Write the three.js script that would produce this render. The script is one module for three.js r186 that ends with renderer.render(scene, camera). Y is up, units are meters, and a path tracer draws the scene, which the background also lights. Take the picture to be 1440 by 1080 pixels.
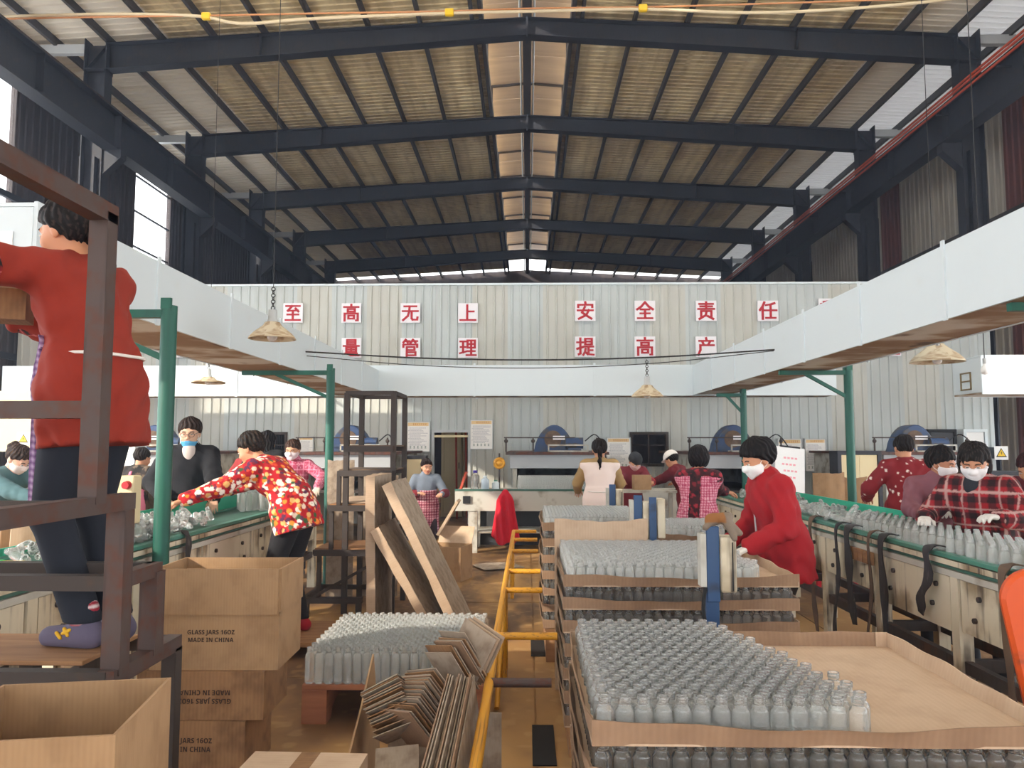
import * as THREE from 'three';
import { mergeGeometries, toCreasedNormals } from 'three/addons/utils/BufferGeometryUtils.js';
import { RoundedBoxGeometry } from 'three/addons/geometries/RoundedBoxGeometry.js';
import { FontLoader } from 'three/addons/loaders/FontLoader.js';
import { TextGeometry } from 'three/addons/geometries/TextGeometry.js';

// ---------------------------------------------------------------- camera, sky, sun, exposure
const scene = new THREE.Scene();
const FOCAL = 1081, EYE = 1.45;
const camera = new THREE.PerspectiveCamera(2 * Math.atan(540 / FOCAL) * 180 / Math.PI, 1440 / 1080, 0.05, 200);
camera.position.set(0, EYE, 0);
camera.rotation.order = 'YXZ';
camera.rotation.y = Math.atan(22 / FOCAL);
camera.rotation.x = Math.atan(85 / FOCAL);
camera.updateMatrixWorld(true);

const SUN = new THREE.Vector3(-0.70, 0.39, 0.60).normalize();      // towards the low winter sun: behind the camera, to the left
scene.background = new THREE.Color(0.97, 0.985, 1.0);              // bright hazy overcast
scene.backgroundIntensity = 2.7;

const sun = new THREE.DirectionalLight(new THREE.Color(1, 0.9, 0.76), 3.2);
sun.name = 'sun';
sun.position.copy(SUN).multiplyScalar(40).add(new THREE.Vector3(0, 0, -6));
sun.target.position.set(0, 0, -6);
sun.shadow.radius = 3;
sun.castShadow = true; sun.shadow.mapSize.set(2048, 2048);
Object.assign(sun.shadow.camera, { left: -22, right: 22, top: 22, bottom: -22, near: 1, far: 90 });
scene.add(sun, sun.target);

const renderer = new THREE.WebGLRenderer({ antialias: true });
renderer.toneMapping = THREE.LinearToneMapping;
renderer.toneMappingExposure = 1.8;
renderer.shadowMap.enabled = true;

scene.fog = new THREE.FogExp2(new THREE.Color(0.56, 0.68, 0.9), 0.0032);   // thin blue smoke under the far roof

// ---------------------------------------------------------------- helpers
const R = (d) => d * Math.PI / 180;
const V = (x, y, z) => new THREE.Vector3(x, y, z);
function rng(seed) { let s = seed | 0; return () => { s = (s + 0x6d2b79f5) | 0; let t = Math.imul(s ^ (s >>> 15), 1 | s); t = (t + Math.imul(t ^ (t >>> 7), 61 | t)) ^ t; return ((t ^ (t >>> 14)) >>> 0) / 4294967296; }; }
const rand = rng(7);
const clamp = (x, a, b) => Math.min(b, Math.max(a, x)), mix = (a, b, t) => a + (b - a) * t;
const sstep = (a, b, x) => { const t = clamp((x - a) / (b - a), 0, 1); return t * t * (3 - 2 * t); };
// a point of the hall seen at this place of the photograph, this far in along the hall's axis
function at(px, py, d) {
  const v = V((px - 720) / FOCAL, (540 - py) / FOCAL, -1).applyQuaternion(camera.quaternion);
  return v.multiplyScalar(d / -v.z).add(camera.position);
}
const used = new Map();
function numbered(name) { const n = used.get(name) ?? 0; used.set(name, n + 1); return n ? name + '_' + String(n).padStart(3, '0') : name; }
function tag(o, label, category, group) { o.userData = { label, category }; if (group) o.userData.group = group; return o; }
function shade(o) { o.castShadow = true; o.receiveShadow = true; return o; }
function thing(name, label, category, pos = [0, 0, 0], turn = 0, group) {
  const o = new THREE.Group(); o.name = numbered(name); scene.add(o);
  o.position.set(...(pos.isVector3 ? pos.toArray() : pos)); o.rotation.y = turn;
  return tag(o, label, category, group);
}
function flat(g) { g = g.index ? g.toNonIndexed() : g; for (const k of Object.keys(g.attributes)) if (!['position', 'normal', 'uv', 'color'].includes(k)) g.deleteAttribute(k); return g; }
function join(gs) { gs = (Array.isArray(gs) ? gs.flat(3) : [gs]).map(flat); return gs.length > 1 ? mergeGeometries(gs) : gs[0]; }
function part(name, gs, mat, parent) {
  const m = shade(new THREE.Mesh(join(gs), mat)); m.name = parent ? name : numbered(name);
  (parent ?? scene).add(m); return m;
}
function single(name, gs, mat, label, category, group) { return tag(part(name, gs, mat), label, category, group); }
function struct(name, parent) { const o = new THREE.Group(); o.name = numbered(name); o.userData.kind = 'structure'; (parent ?? scene).add(o); return o; }
function copyOf(root, label, group) {
  const r = root.clone(); r.name = numbered(root.name.replace(/_\d{3}$/, '')); r.userData = { ...root.userData };
  if (label) r.userData.label = label; if (group) r.userData.group = group; scene.add(r); return r;
}
// uv in metres, from the side a face looks to
function metreUV(g) {
  g = g.index ? g.toNonIndexed() : g; const p = g.attributes.position, n = g.attributes.normal, uv = new Float32Array(p.count * 2);
  for (let i = 0; i < p.count; i += 3) {
    let ax = 0, ay = 0, az = 0; for (let k = 0; k < 3; k++) { ax += Math.abs(n.getX(i + k)); ay += Math.abs(n.getY(i + k)); az += Math.abs(n.getZ(i + k)); }
    for (let k = i; k < i + 3; k++) {
      const x = p.getX(k), y = p.getY(k), z = p.getZ(k);
      if (ax >= ay && ax >= az) { uv[k * 2] = z; uv[k * 2 + 1] = y; } else if (ay >= az) { uv[k * 2] = x; uv[k * 2 + 1] = z; } else { uv[k * 2] = x; uv[k * 2 + 1] = y; }
    }
  }
  g.setAttribute('uv', new THREE.BufferAttribute(uv, 2)); return g;
}
function box(w, h, d, x = 0, y = 0, z = 0, r = 0) {                // r: rounded edge
  const g = r ? new RoundedBoxGeometry(w, h, d, 1, r) : new THREE.BoxGeometry(w, h, d);
  return metreUV(g.translate(x, y, z));
}
function span(x0, x1, y0, y1, z0, z1, r = 0) { return box(Math.abs(x1 - x0), Math.abs(y1 - y0), Math.abs(z1 - z0), (x0 + x1) / 2, (y0 + y1) / 2, (z0 + z1) / 2, r); }
const cyl = (r0, r1, h, x = 0, y = 0, z = 0, n = 16) => new THREE.CylinderGeometry(r1, r0, h, n).translate(x, y, z);
function placeAlong(g, a, b, roll = 0) {                            // g runs along +y, centred
  const d = b.clone().sub(a), q = new THREE.Quaternion().setFromUnitVectors(V(0, 1, 0), d.clone().normalize());
  g.applyQuaternion(new THREE.Quaternion().setFromAxisAngle(V(0, 1, 0), roll)); g.applyQuaternion(q);
  return g.translate(...a.clone().add(b).multiplyScalar(0.5).toArray());
}
function bar(a, b, w, d = w, roll = 0, r = 0) { return placeAlong(metreUV(r ? new RoundedBoxGeometry(w, a.distanceTo(b), d, 1, r) : new THREE.BoxGeometry(w, a.distanceTo(b), d)), a, b, roll); }
function rod(a, b, r, n = 10) { return placeAlong(new THREE.CylinderGeometry(r, r, a.distanceTo(b), n), a, b); }
function tube(pts, r, seg = 40, n = 6, closed = false) { return new THREE.TubeGeometry(new THREE.CatmullRomCurve3(pts, closed), seg, r, n, closed); }
function lathe(pts, n = 20) { return new THREE.LatheGeometry(pts.map(([x, y]) => new THREE.Vector2(x, y)), n); }
function plate(pts, depth, bevel = 0) {                             // outline in x, y, extruded along z and centred on it
  const g = new THREE.ExtrudeGeometry(new THREE.Shape(pts.map(([x, y]) => new THREE.Vector2(x, y))), { depth: depth - 2 * bevel, bevelEnabled: bevel > 0, bevelSize: bevel, bevelThickness: bevel, bevelSegments: 1, curveSegments: 8 });
  return metreUV(g.translate(0, 0, -depth / 2 + bevel));
}
function Ibeam(a, b, h, w, t = 0.014, up = V(0, 1, 0)) {            // steel I section from a to b
  const L = a.distanceTo(b), g = [new THREE.BoxGeometry(t, h - 2 * t, L), new THREE.BoxGeometry(w, t, L).translate(0, h / 2 - t / 2, 0), new THREE.BoxGeometry(w, t, L).translate(0, -h / 2 + t / 2, 0)];
  const z = b.clone().sub(a).normalize(), x = up.clone().cross(z).normalize(), y = z.clone().cross(x);
  const M = new THREE.Matrix4().makeBasis(x, y, z).setPosition(a.clone().add(b).multiplyScalar(0.5));
  return g.map((q) => metreUV(q).applyMatrix4(M));
}

// ---------------------------------------------------------------- procedural textures
function valueNoise(seed) {
  const r = rng(seed), P = 64, t = new Float32Array(P * P); for (let i = 0; i < t.length; i++) t[i] = r();
  return (x, y, px, py) => {                                        // repeats every px, py cells
    const x0 = Math.floor(x), y0 = Math.floor(y), fx = x - x0, fy = y - y0, u = fx * fx * (3 - 2 * fx), v = fy * fy * (3 - 2 * fy);
    const A = ((x0 % px) + px) % px, B = (A + 1) % px, C = ((y0 % py) + py) % py, D = (C + 1) % py;
    return mix(mix(t[(C & 63) * P + (A & 63)], t[(C & 63) * P + (B & 63)], u), mix(t[(D & 63) * P + (A & 63)], t[(D & 63) * P + (B & 63)], u), v);
  };
}
const N1 = valueNoise(11), N2 = valueNoise(29);
function fbm(u, v, fx, fy, oct = 4, N = N1) { let s = 0, a = 0.5, t = 0; for (let i = 0; i < oct; i++) { s += a * N(u * fx, v * fy, fx, fy); t += a; a *= 0.5; fx *= 2; fy *= 2; } return s / t; }
function texture(size, fn, metres = 1, linear = false) {
  const d = new Uint8Array(size * size * 4);
  for (let y = 0; y < size; y++) for (let x = 0; x < size; x++) { const c = fn(x / size, y / size), i = (y * size + x) * 4; d[i] = clamp(c[0], 0, 255); d[i + 1] = clamp(c[1], 0, 255); d[i + 2] = clamp(c[2], 0, 255); d[i + 3] = 255; }
  const t = new THREE.DataTexture(d, size, size); t.wrapS = t.wrapT = THREE.RepeatWrapping; t.magFilter = THREE.LinearFilter; t.minFilter = THREE.LinearMipmapLinearFilter; t.generateMipmaps = true;
  if (!linear) t.colorSpace = THREE.SRGBColorSpace; t.repeat.set(1 / metres, 1 / metres); t.needsUpdate = true; return t;
}
const blend = (a, b, t) => [mix(a[0], b[0], t), mix(a[1], b[1], t), mix(a[2], b[2], t)];
const std = (o) => new THREE.MeshStandardMaterial({ roughness: 0.8, metalness: 0, side: THREE.DoubleSide, ...o });
function paper(base, dark, lines, metres = 0.5, bump = 0.0006) {    // corrugated board: fine flutes, fibres, scuffs
  const map = texture(256, (u, v) => { const f = 0.5 + 0.5 * Math.sin(u * 2 * Math.PI * lines), s = fbm(u, v, 6, 6, 5), q = fbm(u, v, 60, 12, 2, N2); return blend(base, dark, clamp(0.15 * f + 0.55 * sstep(0.35, 0.8, s) + 0.25 * q - 0.12, 0, 1)); }, metres);
  return std({ map, bumpMap: map, bumpScale: bump, roughness: 0.88 });
}
const M = {
  card: paper([168, 134, 98], [140, 108, 76], 40),
  cardTray: paper([156, 126, 100], [126, 98, 76], 30),
  cardPale: paper([198, 172, 146], [178, 150, 124], 30),
  cardGrey: paper([166, 150, 132], [116, 98, 82], 60, 0.3),
  cardBrown: paper([150, 112, 76], [104, 74, 48], 30),
};
{
  const rusty = (a, b, c, k) => texture(256, (u, v) => { const s = fbm(u, v, 5, 5, 5), q = fbm(u, v, 24, 24, 3, N2), t = fbm(u, v, 30, 3, 3); return blend(blend(a, b, sstep(k, k + 0.2, s * 0.7 + q * 0.3)), c, sstep(0.55, 0.85, t) * 0.5); }, 0.8);
  M.rustSteel = std({ map: rusty([84, 70, 66], [92, 56, 44], [44, 36, 38], 0.38), roughness: 0.62, metalness: 0.35 });
  M.oldSteel = std({ map: rusty([66, 58, 54], [82, 58, 46], [34, 30, 30], 0.5), roughness: 0.7, metalness: 0.25 });
  M.frameSteel = std({ map: rusty([40, 42, 50], [50, 46, 48], [28, 29, 35], 0.5), roughness: 0.6, metalness: 0.1 });
  M.purlinSteel = std({ map: rusty([62, 58, 56], [86, 66, 54], [40, 38, 38], 0.5), roughness: 0.7 });
  M.white = std({ map: texture(256, (u, v) => blend([216, 226, 230], [196, 190, 176], sstep(0.6, 0.95, fbm(u, v, 4, 6, 5)) * 0.6), 1.4), roughness: 0.5 });
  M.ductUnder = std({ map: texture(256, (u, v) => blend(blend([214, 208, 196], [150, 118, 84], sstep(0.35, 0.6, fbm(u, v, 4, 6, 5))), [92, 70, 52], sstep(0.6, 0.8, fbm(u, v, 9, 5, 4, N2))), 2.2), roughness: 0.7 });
  M.dirtyWhite = std({ map: texture(512, (u, v) => { const drip = fbm(u, v, 48, 3, 3), s = fbm(u, v, 5, 5, 5, N2); return blend(blend([216, 206, 182], [150, 132, 104], sstep(0.45, 0.75, s)), [62, 52, 44], sstep(0.52, 0.78, drip) * sstep(0.3, 0.7, s) * 0.85); }, 1.3), roughness: 0.65 });
  M.machine = std({ map: texture(256, (u, v) => blend([190, 188, 178], [128, 116, 100], sstep(0.45, 0.8, fbm(u, v, 6, 6, 5))), 1), roughness: 0.6 });
  M.wallPanel = std({ map: texture(256, (u, v) => blend([194, 202, 203], [172, 175, 170], fbm(u, v, 5, 3, 5)), 2.5), roughness: 0.55 });
  M.wallPanelWarm = std({ map: texture(256, (u, v) => blend([200, 202, 196], [176, 174, 164], fbm(u, v, 5, 3, 5, N2)), 2.5), roughness: 0.55 });
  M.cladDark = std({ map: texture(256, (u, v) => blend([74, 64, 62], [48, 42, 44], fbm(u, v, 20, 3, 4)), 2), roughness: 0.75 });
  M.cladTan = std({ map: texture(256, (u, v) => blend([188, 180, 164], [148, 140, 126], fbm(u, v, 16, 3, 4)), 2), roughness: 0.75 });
  M.cladRust = std({ map: texture(256, (u, v) => blend([126, 72, 60], [92, 52, 46], fbm(u, v, 16, 3, 4)), 2), roughness: 0.75 });
  M.roof = [0, 1, 2].map((k) => std({ map: texture(256, (u, v) => blend([[212, 192, 148], [206, 186, 142], [216, 198, 156]][k], [174, 152, 112], sstep(0.25, 0.85, fbm(u, v, 3, 22, 4, k ? N1 : N2)) * 0.9), 3), roughness: 0.7 }));
  M.eaveSheet = new THREE.MeshPhysicalMaterial({ color: new THREE.Color(0.76, 0.76, 0.76), roughness: 1, transmission: 0.32, thickness: 0, side: THREE.DoubleSide });
  M.eaveWarm = new THREE.MeshPhysicalMaterial({ color: new THREE.Color(0.66, 0.6, 0.5), roughness: 1, transmission: 0.16, thickness: 0, side: THREE.DoubleSide });
  M.roofPale = std({ map: texture(256, (u, v) => blend([206, 186, 168], [168, 148, 134], fbm(u, v, 3, 20, 4)), 3), roughness: 0.6 });
  M.floor = std({ map: texture(1024, (u, v) => { const s = fbm(u, v, 6, 6, 6), q = fbm(u, v, 14, 5, 5, N2), g = fbm(u, v, 60, 60, 2); return blend(blend(blend([168, 128, 76], [112, 80, 50], sstep(0.35, 0.7, s)), [70, 50, 36], sstep(0.5, 0.8, q) * 0.8), [206, 176, 126], sstep(0.6, 0.8, g) * 0.25); }, 5), roughness: 0.72 });
  M.pit = std({ color: 0x17130f, roughness: 0.9 });
  M.wood = std({ map: texture(256, (u, v) => blend([176, 132, 90], [122, 84, 54], fbm(u, v, 3, 26, 4)), 0.7), roughness: 0.8 });
  M.woodRed = std({ map: texture(256, (u, v) => blend([182, 122, 90], [136, 86, 62], fbm(u, v, 3, 26, 4)), 0.7), roughness: 0.8 });
  M.yellow = std({ map: texture(256, (u, v) => blend([214, 152, 36], [116, 74, 34], sstep(0.55, 0.78, fbm(u, v, 8, 8, 5)) * 0.8), 0.6), roughness: 0.5 });
  M.orange = std({ map: texture(256, (u, v) => blend([206, 78, 18], [140, 60, 30], sstep(0.62, 0.8, fbm(u, v, 6, 6, 5))), 0.5), roughness: 0.5 });
  M.green = std({ map: texture(256, (u, v) => blend([22, 106, 84], [18, 70, 62], fbm(u, v, 8, 3, 4)), 0.8), roughness: 0.5 });
  M.belt = std({ map: texture(256, (u, v) => blend([66, 118, 100], [48, 78, 70], fbm(u, v, 8, 8, 4)), 0.8), roughness: 0.6 });
  M.blue = std({ map: texture(256, (u, v) => blend([34, 70, 112], [28, 46, 74], sstep(0.5, 0.8, fbm(u, v, 6, 8, 4))), 0.5), roughness: 0.5 });
  M.blueFan = std({ map: texture(256, (u, v) => blend([42, 66, 104], [72, 62, 56], sstep(0.45, 0.7, fbm(u, v, 4, 4, 4))), 1.2), roughness: 0.55 });
  M.dustBrown = std({ map: texture(256, (u, v) => blend([120, 98, 78], [78, 62, 52], fbm(u, v, 6, 6, 4)), 0.8), roughness: 0.9 });
  M.strap = std({ map: texture(128, (u, v) => blend([44, 42, 44], [96, 92, 88], sstep(0.6, 0.85, fbm(u, v, 24, 4, 4))), 0.3), roughness: 0.7 });
  M.black = std({ color: 0x1a1a1c, roughness: 0.8 });
  M.darkGrey = std({ color: 0x3a3a3c, roughness: 0.7 });
  M.paleGrey = std({ color: 0xb9bcbc, roughness: 0.5 });
  M.red = std({ color: new THREE.Color('#c8102c'), roughness: 0.75 });
  M.redPaint = std({ color: 0xb01022, roughness: 0.55 });
  M.redBar = std({ color: 0xb4482e, roughness: 0.6 });
  M.boardWhite = std({ color: 0xe9e6ea, roughness: 0.5 });
  M.brightWhite = std({ color: 0xf2f2f0, roughness: 0.5 });
  M.cream = std({ color: 0xd9c9a0, roughness: 0.7 });
  M.yellowPlastic = std({ color: 0xf0c420, roughness: 0.5 });
  M.greenPlastic = std({ color: 0x4a8474, roughness: 0.5 });
  M.turquoise = std({ color: 0x2fae8c, roughness: 0.5 });
  M.cable = std({ color: 0xd8c6a4, roughness: 0.7 });
  M.cableRed = std({ color: 0xc88a5a, roughness: 0.7 });
  M.wire = std({ color: 0x2a2826, roughness: 0.7 });
  M.cordWhite = std({ color: 0xe6e0da, roughness: 0.8 });
  M.enamel = std({ map: texture(128, (u, v) => blend([206, 192, 164], [158, 130, 98], sstep(0.35, 0.75, fbm(u, v, 6, 6, 4))), 0.4), roughness: 0.45 });
  M.brass = std({ color: 0x8a7650, roughness: 0.5, metalness: 0.4 });
  M.bulb = new THREE.MeshPhysicalMaterial({ color: 0xffffff, roughness: 0.15, transmission: 0.6, thickness: 0, side: THREE.DoubleSide });
  M.glass = new THREE.MeshPhysicalMaterial({ color: new THREE.Color(0.97, 0.99, 0.98), roughness: 0.02, transmission: 0.88, thickness: 0.02, ior: 1.5, side: THREE.DoubleSide });
  M.clearGlass = new THREE.MeshPhysicalMaterial({ color: new THREE.Color(0.96, 0.98, 0.97), roughness: 0.02, transmission: 0.96, thickness: 0.02, ior: 1.5, side: THREE.DoubleSide });
  M.dustyGlass = new THREE.MeshPhysicalMaterial({ color: new THREE.Color(0.98, 1.0, 0.985), roughness: 0.03, transmission: 0.77, thickness: 0.02, ior: 1.5, side: THREE.DoubleSide });
  M.pane = new THREE.MeshPhysicalMaterial({ color: 0xffffff, roughness: 0.05, transmission: 1, thickness: 0, ior: 1.3, side: THREE.DoubleSide });
  M.frosted = new THREE.MeshPhysicalMaterial({ color: new THREE.Color(0.95, 0.93, 0.88), roughness: 1, transmission: 0.85, thickness: 0, side: THREE.DoubleSide });
}

// ================================================================ the setting
const ZF = 7, ZE = -36.8, XW = 9.8, ZP = -14.2;                      // front, end, side walls, partition
const BAYS = [-14.4, -18.85, -23.3, -27.75, -32.2];
const roofY = (x) => 9.93 - 0.0536 * Math.abs(x);
// ribbed sheet: w across (x), len up (y), ribs towards +z
function ribbed(w, len, pitch, ribW, ribH, th = 0.006) {
  const n = Math.max(1, Math.round(w / pitch)), top = [];
  for (let i = 0; i < n; i++) { const a = (i / n) * w, c = a + w / n / 2; top.push([a, 0], [c - ribW / 2 - 0.006, 0], [c - ribW / 2 + 0.006, ribH], [c + ribW / 2 - 0.006, ribH], [c + ribW / 2 + 0.006, 0]); }
  top.push([w, 0]);
  const s = new THREE.Shape(); top.forEach(([x, y], i) => (i ? s.lineTo(x, y) : s.moveTo(x, y))); for (let i = top.length - 1; i >= 0; i--) s.lineTo(top[i][0], top[i][1] - th);
  const g = new THREE.ExtrudeGeometry(s, { depth: len, bevelEnabled: false });
  return metreUV(g.rotateX(Math.PI / 2).scale(1, 1, 1).translate(0, len, 0));   // ribs now look towards +z, length along y
}
const sheetCache = new Map();
const sheet = (...a) => { const k = a.map((x) => x.toFixed(3)).join(); if (!sheetCache.has(k)) sheetCache.set(k, ribbed(...a)); return sheetCache.get(k); };
function piece(name, geo, mat, parent, pos, rot = [0, 0, 0]) { const m = shade(new THREE.Mesh(geo, mat)); m.name = name; m.position.set(...pos); m.rotation.set(...rot); parent.add(m); return m; }

// floor: cast slabs with sunk joints where they can be told apart
const floor = struct('floor');
part('floor_base', span(-XW - 0.2, XW + 0.2, -0.3, -0.012, ZE - 0.2, ZF + 4), M.floor, floor);
part('floor_slab', span(-XW, XW, -0.012, 0, -2.6, ZF + 4), M.floor, floor);
part('floor_slab', span(-XW, XW, -0.012, 0, ZE, ZP - 0.2), M.floor, floor);
for (let z = -2.61, k = 0; z > -14.2; z -= 2.3, k++) for (let x = -6.83; x < 6.8; x += 2.29) part('floor_slab', span(x + 0.006, x + 2.284, -0.012, 0, z, Math.max(z - 2.288, ZP - 0.2)), M.floor, floor);
for (const s of [-1, 1]) part('floor_slab', span(s * 6.84, s * XW, -0.012, 0, -2.61, ZP - 0.2), M.floor, floor);

// partition across the hall
const wallBack = struct('wall_back');
const openings = [[-1.72, -1.1, 0, 1.67], [1.92, 2.53, 1.1, 1.63], [-5.15, -4.5, 0.9, 1.63]];
{
  const pitch = 0.165, W = 0.66, x0 = -9.61, n = 28, top = 4.42;
  for (let i = 0; i < n; i++) {
    let a = x0 + i * W, b = Math.min(a + W, 8.5); if (b - a < 0.1) continue;
    const cuts = openings.filter((o) => o[0] < b && o[1] > a);
    const lay = (xa, xb, ya, yb) => { if (xb - xa > 0.05 && yb - ya > 0.05) piece('wall_panel', sheet(xb - xa, yb - ya, pitch, 0.026, 0.022), (i * 7) % 5 < 2 ? M.wallPanelWarm : M.wallPanel, wallBack, [xa, ya, ZP + 0.004]); };
    if (!cuts.length) lay(a, b, 0, top);
    else { const o = cuts[0]; lay(a, Math.min(b, o[0]), 0, top); lay(Math.max(a, o[1]), b, 0, top); const ca = Math.max(a, o[0]), cb = Math.min(b, o[1]); lay(ca, cb, o[3], top); lay(ca, cb, 0, o[2]); }
  }
  const g = []; let xs = [-9.61, ...openings.flatMap((o) => [o[0], o[1]]).sort((p, q) => p - q), 8.5];
  for (let i = 0; i < xs.length - 1; i++) { const o = openings.find((q) => q[0] === xs[i]); if (o) { g.push(span(xs[i], xs[i + 1], o[3], top, ZP - 0.08, ZP - 0.004)); if (o[2] > 0) g.push(span(xs[i], xs[i + 1], 0, o[2], ZP - 0.08, ZP - 0.004)); } else g.push(span(xs[i], xs[i + 1], 0, top, ZP - 0.08, ZP - 0.004)); }
  part('wall_core', g, M.paleGrey, wallBack);
  part('wall_cap', span(-9.61, 8.5, top, top + 0.035, ZP - 0.09, ZP + 0.045), M.white, wallBack);
}
openings.forEach((o, i) => {
  const f = struct(i ? 'window_' + i : 'door_1');
  const w = 0.05, z0 = ZP - 0.09, z1 = ZP + 0.04, g = [span(o[0] - w, o[0], o[2], o[3] + w, z0, z1), span(o[1], o[1] + w, o[2], o[3] + w, z0, z1), span(o[0], o[1], o[3], o[3] + w, z0, z1)];
  if (o[2]) g.push(span(o[0] - w, o[1] + w, o[2] - w, o[2], z0, z1));
  part(i ? 'window_frame' : 'door_frame', g, i ? M.oldSteel : M.paleGrey, f);
  if (i) { part('mullion', span((o[0] + o[1]) / 2 - 0.015, (o[0] + o[1]) / 2 + 0.015, o[2], o[3], ZP - 0.06, ZP - 0.03), M.oldSteel, f); part('crossbar', span(o[0], o[1], o[3] - 0.2, o[3] - 0.18, ZP - 0.06, ZP - 0.03), M.oldSteel, f); }
  else part('lintel_rail', span(o[0], o[1], o[3] - 0.09, o[3] - 0.05, ZP - 0.03, ZP + 0.05), M.cream, f);
});

// side walls: cladding on rails; the near stretches stand open to the yard
function sideWall(side, name, holes, matOf, zSplit) {
  const w = struct(name), x = side * XW, T = 9.38;
  for (let z = ZF; z > ZE + 0.01;) {
    const near = z > zSplit, step = near ? Math.min(z - zSplit, 6) : Math.min(1.1, z - ZE), za = z, zb = z - step; let rows = [[0, T]];
    const marks = [za, zb]; for (const h of holes) for (const q of [h[0], h[1]]) if (q < za - 0.02 && q > zb + 0.02) marks.push(q);
    marks.sort((p, q) => q - p);
    for (let i = 0; i < marks.length - 1; i++) {
      const A = marks[i], B = marks[i + 1], mid = (A + B) / 2; let rs = [[0, T]];
      for (const h of holes) if (mid < h[0] && mid > h[1]) rs = rs.flatMap(([p, q]) => [[p, Math.min(q, h[2])], [Math.max(p, h[3]), q]].filter(([c, d]) => d - c > 0.02));
      for (const [p, q] of rs) {
        if (near) { part('cladding_panel', span(x, x + side * 0.12, p, q, A, B), matOf(mid, (p + q) / 2), w); continue; }
        piece('cladding_sheet', sheet(A - B, q - p, 0.2, 0.06, 0.03), matOf(mid, (p + q) / 2), w, side > 0 ? [x, p, B] : [x, p, A], [0, side > 0 ? -Math.PI / 2 : Math.PI / 2, 0]);
        part('cladding_core', span(x + side * 0.01, x + side * 0.12, p, q, A, B), M.cladDark, w);
      }
    }
    z = zb;
  }
  return w;
}
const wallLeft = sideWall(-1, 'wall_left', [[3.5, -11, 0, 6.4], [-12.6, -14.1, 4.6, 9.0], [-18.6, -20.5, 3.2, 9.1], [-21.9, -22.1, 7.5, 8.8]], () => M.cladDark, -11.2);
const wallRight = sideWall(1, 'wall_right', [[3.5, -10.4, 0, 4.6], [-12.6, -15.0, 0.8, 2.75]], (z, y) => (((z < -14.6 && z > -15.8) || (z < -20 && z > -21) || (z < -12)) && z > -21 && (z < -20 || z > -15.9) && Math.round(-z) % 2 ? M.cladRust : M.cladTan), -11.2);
for (const s of [-1, 1]) {
  const w = s < 0 ? wallLeft : wallRight;
  for (const y of [3.1, 4.1, 5.1, 6.1, 8.5]) part('girt', bar(V(s * (XW - 0.08), y, -11.2), V(s * (XW - 0.08), y, ZE), 0.07, 0.12), s < 0 ? M.frameSteel : M.purlinSteel, w);
  for (const y of [4.6, 5.75]) part('conduit', rod(V(s * (XW - 0.2), y, -11.2), V(s * (XW - 0.2), y, ZE), 0.025), M.paleGrey, w);
}
{ // panes of the high windows
  const f = struct('window_3'); part('pane', span(-XW - 0.06, -XW - 0.05, 3.2, 9.1, -18.6, -20.5), M.pane, f);
  part('glazing_bar', [4.4, 5.4, 6.4, 7.3, 8.2].map((y) => span(-XW - 0.08, -XW - 0.03, y - 0.02, y + 0.02, -18.6, -20.5)), M.frameSteel, f);
  const g = struct('window_4'); part('pane', span(-XW - 0.06, -XW - 0.05, 4.6, 9.0, -12.6, -14.1), M.pane, g);
  const h = struct('window_5'); part('pane', span(XW + 0.05, XW + 0.06, 0.8, 2.75, -12.6, -15.0), M.pane, h); part('glazing_bar', span(XW + 0.02, XW + 0.08, 2.1, 2.14, -12.6, -15.0), M.frameSteel, h);
}
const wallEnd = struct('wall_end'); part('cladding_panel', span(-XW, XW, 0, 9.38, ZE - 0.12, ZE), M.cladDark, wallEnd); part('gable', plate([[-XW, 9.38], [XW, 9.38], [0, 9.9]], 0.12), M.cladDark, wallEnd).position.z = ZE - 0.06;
const wallFront = struct('wall_front');
part('cladding_panel', [span(-XW, -7.2, 0, 9.38, ZF, ZF + 0.12), span(7.2, XW, 0, 9.38, ZF, ZF + 0.12), span(-7.2, 7.2, 5.0, 9.38, ZF, ZF + 0.12)], M.cladTan, wallFront);
part('gable', plate([[-XW, 9.38], [XW, 9.38], [0, 9.9]], 0.12), M.cladTan, wallFront).position.z = ZF + 0.06;

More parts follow.
